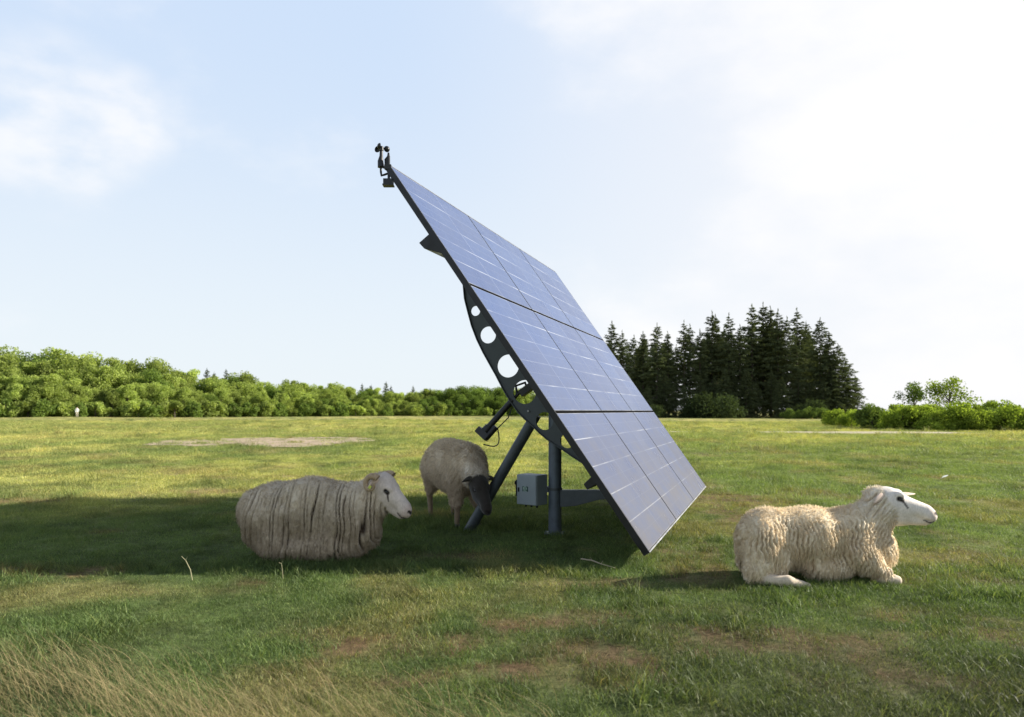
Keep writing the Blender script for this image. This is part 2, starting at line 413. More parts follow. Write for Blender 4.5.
def build_grass():
    x, y, s, idx = grass_points(); n = len(x)
    me = bpy.data.meshes.new('grass'); me.vertices.add(n)
    me.vertices.foreach_set('co', np.stack([x, y, gz(x, y)], 1).ravel())
    rot = np.stack([rng.normal(0, .12, n), rng.normal(0, .12, n), rng.uniform(0, 6.28, n)], 1).astype(np.float32)
    a = me.attributes.new('rot', 'FLOAT_VECTOR', 'POINT'); a.data.foreach_set('vector', rot.ravel())
    vattr(me, 'sc', s); a = me.attributes.new('idx', 'INT', 'POINT'); a.data.foreach_set('value', idx.astype(np.int32))
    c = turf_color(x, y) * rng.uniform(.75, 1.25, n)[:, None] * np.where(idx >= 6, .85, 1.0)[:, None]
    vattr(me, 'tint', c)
    o = link('grass', me); tag(o, 'short grazed grass and weeds covering the whole field', 'grass', kind='stuff')
    ng = bpy.data.node_groups.new('grass_scatter', 'GeometryNodeTree')
    ng.interface.new_socket('Geometry', in_out='INPUT', socket_type='NodeSocketGeometry')
    ng.interface.new_socket('Geometry', in_out='OUTPUT', socket_type='NodeSocketGeometry')
    gi = ng.nodes.new('NodeGroupInput'); go = ng.nodes.new('NodeGroupOutput')
    ci = ng.nodes.new('GeometryNodeCollectionInfo'); ci.inputs['Collection'].default_value = tuft_col
    ci.inputs['Separate Children'].default_value = True; ci.inputs['Reset Children'].default_value = True
    ip = ng.nodes.new('GeometryNodeInstanceOnPoints'); ip.inputs['Pick Instance'].default_value = True
    def na(nm, ty):
        q = ng.nodes.new('GeometryNodeInputNamedAttribute'); q.data_type = ty; q.inputs['Name'].default_value = nm; return q.outputs['Attribute']
    L = ng.links.new
    L(gi.outputs[0], ip.inputs['Points']); L(ci.outputs[0], ip.inputs['Instance']); L(na('idx', 'INT'), ip.inputs['Instance Index'])
    e2r = ng.nodes.new('FunctionNodeEulerToRotation'); L(na('rot', 'FLOAT_VECTOR'), e2r.inputs[0]); L(e2r.outputs[0], ip.inputs['Rotation'])
    L(na('sc', 'FLOAT'), ip.inputs['Scale']); L(ip.outputs[0], go.inputs[0])
    md = o.modifiers.new('scatter', 'NODES'); md.node_group = ng
    print('grass instances', n)
build_grass()

# tall dry grass bending in the wind, lower left
def tint_fol(name, c0, c1, tr=.3):
    return foliage_mat(name, c0, c1, tr, 0, (1.1, 1.1, .8))
def build_dry_grass():
    r = np.random.default_rng(5)
    n = 11000
    u = r.random(n); yy = r.uniform(2.55, 3.75, n); xx = -2.9 + 3.1 * u
    k = (yy < 3.75 - .36 * (xx + 2.9) + .22 * r.normal(size=n) - .03); 
    k &= r.random(n) < sstep(.28, .62, fbm2(xx * 2.4, yy * 2.4, 3, 77)) + .12
    xx = xx[k]; yy = yy[k]; n = len(xx)
    V, F, bv = blades(n, 0, .08, .25, .0019, 1.6, r, .2, math.pi - .15, 6)
    m = len(V) // n
    V[:, 0] += np.repeat(xx, m); V[:, 1] += np.repeat(yy, m); V[:, 2] += np.repeat(gz(xx, yy), m)
    me = mesh_from('dry_grass', V, F, tint_fol('straw', (.16, .16, .07), (.42, .33, .19))); vattr(me, 'bv', bv)
    # feathery seed heads along some tips
    tag(link('dry_grass', me), 'tall straw coloured grass bent over by wind in the lower left foreground', 'dry grass', kind='stuff')
build_dry_grass()

def stem(name, pts, r0, r1, col, label, cat):
    b = MB(); n = len(pts); b.tube(pts, [r0 + (r1 - r0) * i / (n - 1) for i in range(n)], 6)
    # a few clinging dry leaves
    for i in range(1, n - 1):
        p = np.array(pts[i]); q = p + [.02 * (-1) ** i, -.005, .035]; s = np.array([.004, 0, 0])
        b.add([p - s, p + s, q], [(0, 1, 2)])
    o = b.build(name, plain(name + '_mat', col, .8)); tag(o, label, cat); return o
stem('dry_stalk', [(-2.36, 5.42, 0), (-2.37, 5.41, .08), (-2.40, 5.40, .15), (-2.43, 5.4, .18)], .004, .002, (.36, .34, .2), 'single pale bent stalk standing left of the horned ram at the shadow edge', 'stalk')
stem('dry_stalk', [(-1.70, 5.45, 0), (-1.70, 5.44, .06), (-1.705, 5.43, .12), (-1.72, 5.42, .13)], .0035, .002, (.28, .26, .15), 'short brown stalk standing in front of the belly of the horned ram', 'stalk')
stem('fallen_twig', [(.56, 5.95, .05), (.64, 5.86, .055), (.70, 5.78, .045), (.80, 5.70, .03)], .007, .004, (.36, .30, .2), 'pale fallen twig lying in the grass below the solar tracker', 'twig')
def build_feather():
    b = MB(); c = np.array([7.9, 13.4, .05]); a = np.array([.07, .02, .022])
    n = 8
    top = [c + a * (i / n * 2 - 1) + np.array([-.3, .5, .3]) * .03 * math.sin(math.pi * i / n) for i in range(n + 1)]
    bot = [c + a * (i / n * 2 - 1) - np.array([-.3, .5, .3]) * .02 * math.sin(math.pi * i / n) for i in range(1, n)]
    b.prism(top + bot[::-1], (.0, .0, .006)); b.tube([c - a * 1.35, c + a], .003, 5)
    tag(b.build('feather', plain('feather_white', (.8, .8, .74), .8)), 'small white feather lying on the turf behind the right sheep', 'feather')
build_feather()

# ------------------------------------------------------------------ solar tracker
W = np.array([.33265527, .9430485, 0]); UP = np.array([-.53947423, .19029662, .82021628]); BK = np.array([-.77350373, .27284927, -.57205354])
TB = np.array([1.0728, 5.7573, .15]); LT = 3.989; WT = 5.286
base = np.array([.434, 7.414, 0.])
def P(u, v, s): return TB + u * UP + v * BK + s * W - base
def build_tracker():
    root = empty('solar_tracker', tuple(base))
    tag(root, 'tilted solar panel array on a grey steel post with a perforated curved plate', 'solar panel')
    # module glass
    m, nt, out = new_mat('solar_cells')
    uv = nt.nodes.new('ShaderNodeAttribute'); uv.attribute_name = 'cell'
    sp = nt.nodes.new('ShaderNodeSeparateXYZ'); nt.links.new(uv.outputs['Vector'], sp.inputs[0])
    def lines(src, count, width):
        f = math_(nt, 'FRACT', math_(nt, 'MULTIPLY_ADD', src, count, .5), 0)
        d = math_(nt, 'ABSOLUTE', math_(nt, 'SUBTRACT', f, .5), 0)      # 0 on a line
        return math_(nt, 'LESS_THAN', d, width * count)
    U, Vv = sp.outputs[0], sp.outputs[1]
    tc = nt.nodes.new('ShaderNodeTexCoord')
    vo = nt.nodes.new('ShaderNodeTexVoronoi'); vo.inputs['Scale'].default_value = 38; nt.links.new(tc.outputs['Object'], vo.inputs['Vector'])
    nz = noise_n(nt, tc.outputs['Object'], .8, 3)
    col = mix(nt, .3, (.016, .050, .165), mix(nt, vo.outputs['Color'], (.010, .036, .12), (.032, .076, .215)))
    # one tone per cell
    cellid = nt.nodes.new('ShaderNodeCombineXYZ')
    nt.links.new(math_(nt, 'FLOOR', math_(nt, 'MULTIPLY', U, 5.0)), cellid.inputs[0]); nt.links.new(math_(nt, 'FLOOR', math_(nt, 'MULTIPLY', Vv, 2.0)), cellid.inputs[1])
    oi = nt.nodes.new('ShaderNodeObjectInfo'); nt.links.new(oi.outputs['Random'], cellid.inputs[2])
    wn = nt.nodes.new('ShaderNodeTexWhiteNoise'); nt.links.new(cellid.outputs[0], wn.inputs['Vector'])
    col = mix(nt, 1.0, col, ramp(nt, wn.outputs['Value'], [(0, (.85, .85, .9)), (1, (1.15, 1.12, 1.1))]), 'MULTIPLY')
    fine = math_(nt, 'MAXIMUM', lines(U, 10, .0016), lines(Vv, 6, .0012))
    col = mix(nt, math_(nt, 'MULTIPLY', fine, .12), col, (.45, .5, .62))
    gridn = noise_n(nt, tc.outputs['Object'], 1.6, 2)
    rl = lines(U, 5, .0036); cl = lines(Vv, 2, .0022)
    col = mix(nt, math_(nt, 'MULTIPLY', rl, ramp(nt, gridn, [(.42, (.05,) * 3), (.64, (.42,) * 3)])), col, (.80, .83, .88))
    col = mix(nt, math_(nt, 'MULTIPLY', cl, .22), col, (.65, .70, .80))
    sz = nt.nodes.new('ShaderNodeSeparateXYZ'); nt.links.new(tc.outputs['Object'], sz.inputs[0])     # darker horizon reflection painted into the colour towards the low edge
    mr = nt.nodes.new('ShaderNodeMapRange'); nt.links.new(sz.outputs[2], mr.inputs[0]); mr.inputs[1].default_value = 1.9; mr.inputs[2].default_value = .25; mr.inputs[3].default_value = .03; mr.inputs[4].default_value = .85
    refl_n = noise_n(nt, tc.outputs['Object'], 3.5, 8, .7)
    col = mix(nt, math_(nt, 'MULTIPLY', mr.outputs[0], ramp(nt, refl_n, [(.3, (.55,) * 3), (.7, (1.2,) * 3)])), col, (.085, .080, .085))
    b = nt.nodes.new('ShaderNodeBsdfPrincipled'); nt.links.new(col, b.inputs['Base Color'])
    cw = nt.nodes.new('ShaderNodeMapRange'); nt.links.new(mr.outputs[0], cw.inputs[0]); cw.inputs[2].default_value = .85; cw.inputs[3].default_value = .72; cw.inputs[4].default_value = .48; nt.links.new(cw.outputs[0], b.inputs['Coat Weight'])
    b.inputs['Roughness'].default_value = .5; b.inputs['Specular IOR Level'].default_value = .08
    b.inputs['Coat IOR'].default_value = 1.5
    dn = noise_n(nt, tc.outputs['Object'], 2.4, 5, .6)
    nt.links.new(ramp(nt, dn, [(.3, (.12,) * 3), (.7, (.30,) * 3)]), b.inputs['Coat Roughness'])
    nt.links.new(b.outputs[0], out.inputs[0])
    frame_m = M_black
    gap = .011; mw = WT / 3; mh = LT / 3
    for i in range(3):
        for j in range(3):
            u0 = i * mh + gap; u1 = (i + 1) * mh - gap; s0 = j * mw + gap; s1 = (j + 1) * mw - gap
            if i == 0: u0 = 0
            if i == 2: u1 = LT
            if j == 0: s0 = 0
            if j == 2: s1 = WT
            mod = MB()
            ctr = P((u0 + u1) / 2, .026, (s0 + s1) / 2)
            mod.box(ctr, UP * (u1 - u0) / 2, W * (s1 - s0) / 2, BK * .024)
            fr = mod.build('solar_module', frame_m, root)
            g = .006
            gv = [P(u0 + g, 0, s0 + g), P(u1 - g, 0, s0 + g), P(u1 - g, 0, s1 - g), P(u0 + g, 0, s1 - g)]
            gv2 = [q + BK * .003 for q in gv]; gv = [q - BK * .001 for q in gv]
            me = bpy.data.meshes.new('glass'); me.from_pydata([tuple(q) for q in gv + gv2], [], [(0, 1, 2, 3), (7, 6, 5, 4), (0, 4, 5, 1), (1, 5, 6, 2), (2, 6, 7, 3), (3, 7, 4, 0)])
            at = me.attributes.new('cell', 'FLOAT_VECTOR', 'POINT')
            at.data.foreach_set('vector', np.array([[0, 0, 0], [1, 0, 0], [1, 1, 0], [0, 1, 0]] * 2, dtype=np.float32).ravel())
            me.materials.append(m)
            gl = link('glass', me, fr)
            bm = bmesh.new(); bm.from_mesh(me); bmesh.ops.recalc_face_normals(bm, faces=bm.faces); bm.to_mesh(me); bm.free()
    # side and end trims
    for q in (-.006, WT + .006):
        b = MB(); b.box(P(LT / 2, .026, q), UP * (LT / 2 + .012), W * .006, BK * .027); b.build('side_frame', M_black, root)
    for q in (-.008, LT + .008):
        b = MB(); b.box(P(q, .02, WT / 2), UP * .006, W * (WT / 2), BK * .022); b.build('end_trim', M_silver, root)
    for k in (1, 2):         # strips added behind the row and column gaps to block sun streaks
        b = MB(); b.box(P(LT * k / 3, .055, WT / 2), UP * .03, W * (WT / 2 - .06), BK * .004); b.build('sun_block_strip', M_black, root)
        b = MB(); b.box(P(LT / 2, .064, WT * k / 3), UP * (LT / 2 - .06), W * .03, BK * .004); b.build('sun_block_strip', M_black, root)
    # two long rails
    for poly in ([(3.278, .055), (3.276, .185), (3.205, .175), (3.045, .055)], [(.735, .055), (.72, .155), (.665, .155), (.66, .055)]):
        b = MB(); b.prism([P(u, v, .05) for u, v in poly], W * (WT - .1)); b.build('support_rail', M_black, root, bevel=.004)
    # two cross beams joining the plate to the panel back
    b = MB()
    b.box(P(2.0, .105, 1.26), UP * 1.5, W * .045, BK * .034)
    b.build('back_beam', M_steel, root, bevel=.003)
    # perforated curved plate
    outer = [(3.42, .14), (3.30, .25), (3.198, .338), (3.051, .42), (2.90, .474), (2.773, .517), (2.62, .552), (2.471, .572), (2.33, .583), (2.201, .592), (2.05, .609), (1.898, .618),
             (1.739, .611), (1.65, .592), (1.561, .567), (1.45, .545), (1.357, .517), (1.189, .445), (1.064, .395), (.939, .339), (.872, .308), (.80, .22), (.76, .14)]
    holes = [(2.88, .402, .052), (2.593, .433, .087), (2.203, .439, .117), (1.883, .446, .121), (1.523, .44, .09), (1.228, .36, .072)]
    bm = bmesh.new(); edges = []
    def loop(pts):
        vs = [bm.verts.new(tuple(P(u, v, 1.245))) for u, v in pts]
        for i in range(len(vs)): edges.append(bm.edges.new((vs[i], vs[(i + 1) % len(vs)])))
    loop(outer)
    for hu, hv, hr in holes: loop([(hu + hr * math.cos(2 * math.pi * k / 40), hv + hr * math.sin(2 * math.pi * k / 40)) for k in range(40)])
    bmesh.ops.triangle_fill(bm, edges=edges, use_beauty=True)
    # drop faces that fell inside holes
    for f in list(bm.faces):
        c = np.array(f.calc_center_median()) + base - TB; u, v = c @ UP, c @ BK
        if any((u - hu) ** 2 + (v - hv) ** 2 < (hr * .9) ** 2 for hu, hv, hr in holes): bm.faces.remove(f)
    g = bmesh.ops.extrude_face_region(bm, geom=list(bm.faces))
    bmesh.ops.translate(bm, verts=[q for q in g['geom'] if isinstance(q, bmesh.types.BMVert)], vec=tuple(W * .016))
    bmesh.ops.recalc_face_normals(bm, faces=bm.faces)
    me = bpy.data.meshes.new('curved_plate'); bm.to_mesh(me); bm.free(); me.materials.append(M_steel); link('curved_plate', me, root)
    # edge flange of the plate
    b = MB()
    for (u0, v0), (u1, v1) in zip(outer[1:-2], outer[2:-1]):
        a = P(u0, v0 + .004, 1.25); c = P(u1, v1 + .004, 1.25); mid = (a + c) / 2; d = (c - a) / 2 * 1.02; nn = np.cross(d, W); nn /= np.linalg.norm(nn)
        b.box(mid, d, W * .03, nn * .004)
    b.build('plate_flange', M_steel, root)
    b = MB()
    for u, v in ((3.1, .33), (2.45, .25), (1.75, .28), (1.7, .52), (1.05, .27), (.95, .2)):
        b = MB(); b.tube([P(u, v, 1.228), P(u, v, 1.245)], .011, 6); b.build('plate_bolt', M_silver, root, smooth=False)
    # post
    b = MB(); top = 1.30
    b.tube([(0, 0, -.25), (0, 0, top)], .066, 28)
    b.build('post', M_post, root, smooth=True)
    b = MB(); b.tube([(0, 0, -.02), (0, 0, .02)], .11, 24)
    for k in range(6):
        a = k * math.pi / 3; b.tube([(.09 * math.cos(a), .09 * math.sin(a), .01), (.09 * math.cos(a), .09 * math.sin(a), .035)], .010, 6)
    b.build('post_foot', M_post, root)
    b = MB(); b.tube([tuple(P(1.64, .27, 1.24)), tuple(P(1.64, .27, 1.48))], .075, 24); b.build('pivot', M_steel, root, smooth=True)
    b = MB(); b.tube([(0, 0, .45), (0, 0, .475)], .074, 28); b.build('post_collar', M_steel, root)
    # slanted leg
    b = MB(); b.tube([P(1.64, .50, 1.33), P(1.119, 1.883, 1.35) - [0, 0, .15]], .056, 24); b.build('slanted_leg', M_steel, root, smooth=True)
    # tapered arm to the right
    b = MB()
    poly = [(.06, 0, .455), (.06, 0, .285), (.20, -.05, .30), (.44, -.15, .375), (.62, -.22, .39), (.66, -.235, .42), (.62, -.22, .47), (.40, -.14, .468)]
    poly = [(q[0], -q[0] * .353, q[2]) for q in poly]
    b.prism([np.array(q) - W * .035 for q in poly], W * .07); b.build('tapered_arm', M_steel, root, bevel=.004)
    # actuator
    a0 = P(1.93, .47, 1.30); a1 = P(1.794, .999, 1.20)
    ax = (a1 - a0) / np.linalg.norm(a1 - a0)
    b = MB(); b.tube([a0, a0 + ax * .22], .018, 14); b.tube([a0 + ax * .15, a1 - ax * .02], .032, 18); b.tube([a0 + ax * .14, a0 + ax * .17], .038, 18)
    b.build('actuator_rod', M_dark, root, smooth=True)
    b = MB(); b.tube([a1 - ax * .05, a1 + ax * .07], [.042, .046], 18); side = np.array([.72, -.25, -.5]); side -= ax * (side @ ax); side /= np.linalg.norm(side)
    b.box(a1 + ax * .045, ax * .035, side * .07, np.cross(ax, side) * .05)
    b.tube([a1 - ax * .10 + side * .055, a1 + ax * .06 + side * .055], .034, 16)
    b.build('actuator_motor', M_dark, root, smooth=True)
    b = MB(); c0 = a1 + side * .06 - ax * .1; cpts = []
    for t in np.linspace(0, 1, 16):
        p = c0 + side * (.02 + .10 * math.sin(math.pi * t)) + ax * (.22 * t) + np.array([0, 0, -.02 * math.sin(math.pi * t)]); cpts.append(p)
    b.tube([c0 - ax * .25 + side * -.01, c0 - ax * .15 + side * .03] + cpts, .006, 8); b.build('cable', M_black, root, smooth=True)
    # clevis ring seen in the large hole
    b = MB(); b.tube([P(1.87, .42, 1.27), P(1.97, .40, 1.30), P(2.0, .5, 1.30), P(1.9, .54, 1.28)], .014, 8); b.box(P(1.9, .43, 1.3), UP * .035, W * .05, BK * .07); b.build('clevis', M_dark, root, bevel=.003)
    # control cabinet: a box turned so that its door looks to the left front
    fa = np.array([.179, -.063, 0]); fa = np.array([math.cos(R(-38)), math.sin(R(-38)), 0]); fb = np.array([-fa[1], fa[0], 0])
    corner = np.array([.249, 7.32, 0]) - base; wdt = .25; dpt = .18; z0 = .30; z1 = .605
    cc = corner - fa * wdt / 2 + fb * dpt / 2 + np.array([0, 0, (z0 + z1) / 2])
    b = MB(); b.box(cc, fa * wdt / 2, fb * dpt / 2, (0, 0, (z1 - z0) / 2)); box = b.build('control_cabinet', M_box, root, bevel=.008)
    dc = cc - fb * (dpt / 2 + .006)
    b = MB(); b.box(dc, fa * (wdt / 2 - .006), fb * .006, (0, 0, (z1 - z0) / 2 - .006)); door = b.build('door', M_box, box, bevel=.003)
    b = MB(); b.box(dc - fb * .008 - fa * .095, fa * .008, fb * .005, (0, 0, .022)); b.build('latch', M_black, door)
    b = MB(); b.box(dc - fb * .0075 - fa * .012 + [0, 0, .01], fa * .034, fb * .0015, (0, 0, .026)); badge = b.build('badge', plain('badge_green', (.03, .07, .06), .4), door)
    b = MB()
    for i, hh in enumerate((.014, .020, .011)): b.box(dc - fb * .0105 + fa * (-.030 + .018 * i) + [0, 0, .012 + hh * .3], fa * .004, fb * .0015, (0, 0, hh))
    b.box(dc - fb * .0105 + fa * -.012 + [0, 0, -.010], fa * .022, fb * .0015, (0, 0, .0025))
    b.build('badge_bar', plain('badge_light', (.45, .6, .5), .4), badge)
    b = MB(); b.box(cc + fb * (dpt / 2 + .02), fa * .05, fb * .02, (0, 0, .12)); b.box((cc + fb * .1) * .5 + np.array([0, 0, .225]), (cc * [1, 1, 0]) * .4, np.array([0, .03, 0]), (0, 0, .03)); b.build('cabinet_bracket', M_steel, root)
    b = MB(); jc = cc - fa * (wdt / 2 + .05) + fb * .05; b.box(jc, fa * .04, fb * .05, (0, 0, .085)); b.box(jc + [0, 0, .05] - fa * .05, fa * .02, fb * .03, (0, 0, .02)); b.build('junction_box', M_black, root, bevel=.006)
    for k in range(3):
        p = cc + fa * (-.08 + .07 * k) + [0, 0, -(z1 - z0) / 2]; b = MB(); b.tube([p + [0, 0, .004], p - [0, 0, .03]], .011, 8); b.build('cable_gland', M_black, box)
    # wind sensor on the top corner
    def A(px_, py_, off=0.0):       # measured offsets from the corner, metres right and up
        return P(LT, .0, 0) + np.array([(px_ - 390) / 112.7, -.35 * (px_ - 390) / 112.7 * 1 + off, -(py_ - 167) / 112.7])
    b = MB(); b.tube([A(380, 167), A(379.5, 161), A(380.2, 156), A(380.4, 149)], [.030, .026, .016, .014], 14)
    b.tube([A(380.4, 150.5), A(380.4, 146.5)], .02, 12)
    ws = b.build('wind_sensor', M_black, root, smooth=True)
    hub = A(380.4, 148)
    for k in range(3):
        a = R(30 + 120 * k); d = np.array([math.cos(a), math.sin(a), 0]); tdir = np.array([-math.sin(a), math.cos(a), 0])
        b = MB(); b.tube([hub, hub + d * .030], .005, 6)
        # hollow half-sphere cup
        nu, nv = 14, 6; rr = .028; c = hub + d * .050; vs = []; fs = []
        for sh, r_ in ((0, rr), (1, rr - .003)):
            for j in range(nv + 1):
                th = math.pi / 2 * j / nv
                for i in range(nu):
                    ph = 2 * math.pi * i / nu
                    vs.append(c + r_ * (math.sin(th) * (math.cos(ph) * d + math.sin(ph) * np.array([0, 0, 1])) - math.cos(th) * tdir))
        for sh in range(2):
            o_ = sh * (nv + 1) * nu
            for j in range(nv):
                for i in range(nu):
                    i2 = (i + 1) % nu; fs.append((o_ + j * nu + i, o_ + (j + 1) * nu + i, o_ + (j + 1) * nu + i2, o_ + j * nu + i2))
        o1 = nv * nu; o2 = (nv + 1) * nu + nv * nu
        for i in range(nu): i2 = (i + 1) % nu; fs.append((o1 + i, o2 + i, o2 + i2, o1 + i2))
        b.add(vs, fs); b.build('cup', M_black, ws, smooth=True)
    b = MB(); b.tube([A(379.5, 166), A(384, 168), A(391, 170)], .011, 8); b.tube([A(379.8, 166), A(379.9, 172), A(380.5, 175.5), A(384, 175), A(388, 174)], .010, 8)
    b.box(A(387.5, 168), (.03, 0, 0), (0, .02, 0), (0, 0, .02)); b.build('sensor_arm', M_dark, root, smooth=True)
    b = MB(); b.tube([A(388.3, 157), A(388.3, 181)], .012, 10); b.box(A(388.0, 183), (.042, 0, 0), (0, .035, 0), (0, 0, .024)); b.box(A(388.0, 186.3), (.048, 0, 0), (0, .04, 0), (0, 0, .006))
    b.tube([A(388, 153.5), A(388, 157)], [.008, .013], 8); b.tube([A(385, 165), A(384.7, 160), A(388, 157)], .010, 8); b.box(A(387, 163), (.012, 0, 0), (0, .012, 0), (0, 0, .03))
    b.build('light_sensor', M_black, root)
build_tracker()

# ------------------------------------------------------------------ sheep (implicit surface -> surface nets -> wool relief)
def cap(p, a, b, ra, rb):
    a = np.array(a, float); b = np.array(b, float); d = b - a; L = d @ d
    h = np.clip(((p - a) @ d) / L, 0, 1)
    return np.sqrt(((p - a - h[:, None] * d) ** 2).sum(1)) - (ra + (rb - ra) * h)
def ell(p, c, r, M=None):
    q = p - np.array(c, float)
    if M is not None: q = q @ M
    r = np.array(r, float); k0 = np.sqrt(((q / r) ** 2).sum(1)); k1 = np.sqrt(((q / (r * r)) ** 2).sum(1)) + 1e-9
    return k0 * (k0 - 1) / k1
def smin(a, b, k):
    h = np.clip(.5 + .5 * (b - a) / k, 0, 1); return b * (1 - h) + a * h - k * h * (1 - h)
def smax(a, b, k): return -smin(-a, -b, k)
def surface_nets(F, o, h):
    nx, ny, nz = F.shape; S = F < 0
    cnt = np.zeros((nx - 1, ny - 1, nz - 1)); acc = np.zeros((nx - 1, ny - 1, nz - 1, 3))
    C = [(i, j, k) for i in (0, 1) for j in (0, 1) for k in (0, 1)]
    sl = lambda c: (slice(c[0], nx - 1 + c[0]), slice(c[1], ny - 1 + c[1]), slice(c[2], nz - 1 + c[2]))
    for a in C:
        for ax in range(3):
            if a[ax]: continue
            b = list(a); b[ax] = 1; b = tuple(b)
            fa, fb = F[sl(a)], F[sl(b)]; m = S[sl(a)] != S[sl(b)]
            t = np.where(m, fa / np.where(m, fa - fb, 1), 0); cnt += m
            for d in range(3): acc[..., d] += np.where(m, a[d] + (t if d == ax else 0), 0)
    act = cnt > 0; idx = -np.ones(act.shape, np.int64); idx[act] = np.arange(act.sum())
    ijk = np.argwhere(act); V = (ijk + acc[act] / cnt[act][:, None]) * h + o
    Q = []
    for ax in range(3):
        e1, e2 = [d for d in range(3) if d != ax]
        sa = [slice(None)] * 3; sb = [slice(None)] * 3; sa[ax] = slice(0, -1); sb[ax] = slice(1, None)
        m = S[tuple(sa)] != S[tuple(sb)]; g = np.argwhere(m)
        g = g[(g[:, e1] > 0) & (g[:, e2] > 0) & (g[:, e1] < F.shape[e1] - 1) & (g[:, e2] < F.shape[e2] - 1)]
        q = []
        for d1, d2 in ((0, 0), (1, 0), (1, 1), (0, 1)):
            c = g.copy(); c[:, e1] -= d1; c[:, e2] -= d2; q.append(idx[c[:, 0], c[:, 1], c[:, 2]])
        q = np.stack(q, 1); flip = S[g[:, 0], g[:, 1], g[:, 2]] ^ (ax == 1)
        q[~flip] = q[~flip][:, ::-1]; Q.append(q)
    return V, np.concatenate(Q)

def head_frame(poll, nose, roll=0):
    poll = np.array(poll, float); nose = np.array(nose, float); f = nose - poll; L = np.linalg.norm(f); f /= L
    l = np.cross([0, 0, 1.], f); l /= np.linalg.norm(l); u = np.cross(f, l)
    if roll:
        l, u = l * math.cos(roll) + u * math.sin(roll), u * math.cos(roll) - l * math.sin(roll)
    return poll, f, l, u, L
class Sheep: pass
def make_sheep(kind, name, label, loc, rz, spec, mat, fleece_mat, seed):
    """spec: wool prims, skin prims, head frame. local axes: x forward, y left, z up"""
    rg = np.random.default_rng(seed)
    poll, f, l, u, L = spec['head']; s = L / .36          # head scale
    tk = s * spec.get('thick', 1.0)                       # depth and breadth of the head against its length
    H = lambda a, b, c: poll + s * a * f + tk * (b * l + c * u)
    HM = np.stack([f, l, u], 1); RS = lambda a, b, c: np.array([a * s, b * tk, c * tk])
    ex, ez = spec.get('eye', (.118, -.020))
    def d_head(p):
        d = ell(p, H(.03, 0, -.035), RS(.108, .080, .092), HM)           # cranium
        d = smin(d, ell(p, H(.095, 0, -.080), RS(.118, .066, .085), HM), .04 * s)  # cheeks / jaw
        d = smin(d, cap(p, H(.08, 0, -.03), H(.27, 0, -.050), .066 * tk, .047 * tk), .04 * s)  # nose bridge (roman nose)
        d = smin(d, ell(p, H(.303, 0, -.068), RS(.054, .042, .043), HM), .03 * s)   # muzzle
        d = smin(d, cap(p, H(.12, 0, -.112), H(.285, 0, -.102), .044 * tk, .028 * tk), .025 * s)  # lower jaw
        for sy in (-1, 1):
            d = smin(d, ell(p, H(ex - .012, .052 * sy, ez + .022), RS(.034, .02, .02), HM), .02 * s)   # brow
            d = smax(d, -ell(p, H(ex, .078 * sy, ez - .002), RS(.024, .015, .015), HM), .012 * s)    # eye hollow
            d = smax(d, -ell(p, H(.352, .020 * sy, -.050), RS(.016, .007, .010), HM), .006 * s)   # nostril
            d = smax(d, -cap(p, H(.350, .012 * sy, -.092), H(.270, .046 * sy, -.088), .006 * s, .005 * s), .005 * s)   # mouth line
        return d
    def d_skin(p):
        d = d_head(p)
        for q in spec['skin']:
            d = smin(d, cap(p, *q), .02)
        return d
    def d_wool(p):
        d = None
        for q in spec['wool']:
            e = cap(p, *q[:4]) if len(q) == 4 else ell(p, q[0], q[1])
            d = e if d is None else smin(d, e, spec.get('k', .10))
        return d
    def sdf(p): 
        d = smin(d_wool(p), d_skin(p), .018)
        return smax(d, -(p[:, 2] + .03), .01)
    h = .0085
    lo = np.array(spec['lo']); hi = np.array(spec['hi'])
    ax = [np.arange(lo[i], hi[i], h) for i in range(3)]
    Fc = np.empty((len(ax[0]), len(ax[1]), len(ax[2])))
    Yg, Zg = np.meshgrid(ax[1], ax[2], indexing='ij')
    for i in range(0, len(ax[0]), 16):
        xs = ax[0][i:i + 16]
        pp = np.stack([np.repeat(xs, Yg.size), np.tile(Yg.ravel(), len(xs)), np.tile(Zg.ravel(), len(xs))], 1)
        Fc[i:i + 16] = sdf(pp).reshape(len(xs), len(ax[1]), len(ax[2]))
    V, Q = surface_nets(Fc, lo, h)
    def grad(p, fn=sdf, e=.003):
        g = np.stack([fn(p + np.eye(3)[i] * e) - fn(p - np.eye(3)[i] * e) for i in range(3)], 1) / (2 * e)
        return g
    for _ in range(2):
        g = grad(V); n2 = (g ** 2).sum(1) + 1e-6; V = V - (sdf(V) / n2)[:, None] * g * .9
    g = grad(V, e=.012); Nn = g / (np.linalg.norm(g, axis=1) + 1e-9)[:, None]
    dw, ds = d_wool(V), d_skin(V); wm = sstep(-.010, .012, ds - dw)           # 1 = fleece
    face_wool = sstep(.015 * s, -.03 * s, (V - poll) @ f) * sstep(.14 * s, .06 * s, d_head(V)); wm = np.maximum(wm, face_wool * (ds - dw > -.05) * .9)
    rel, tone = spec['relief'](V, Nn, wm)
    V2 = V + Nn * (rel * wm)[:, None]
    V2 += Nn * ((fbm3(V[:, 0] * 60, V[:, 1] * 60, V[:, 2] * 60, 2, 5) - .5) * .002 * (1 - wm))[:, None]
    # colours
    wc0 = np.array(spec['wool_col']); wc1 = np.array(spec['dirt_shade_col']); sk = np.array(spec['skin_col'])
    nb = fbm3(V[:, 0] * 6, V[:, 1] * 6, V[:, 2] * 6, 3, 9)
    k = np.clip(tone * 1.0 + (nb - .5) * .5 + spec.get('dirt', .1), 0, 1)[:, None]  # crease shade painted into the wool colour, along with patchy dirt
    wc = wc0 * (1 - k) + wc1 * k
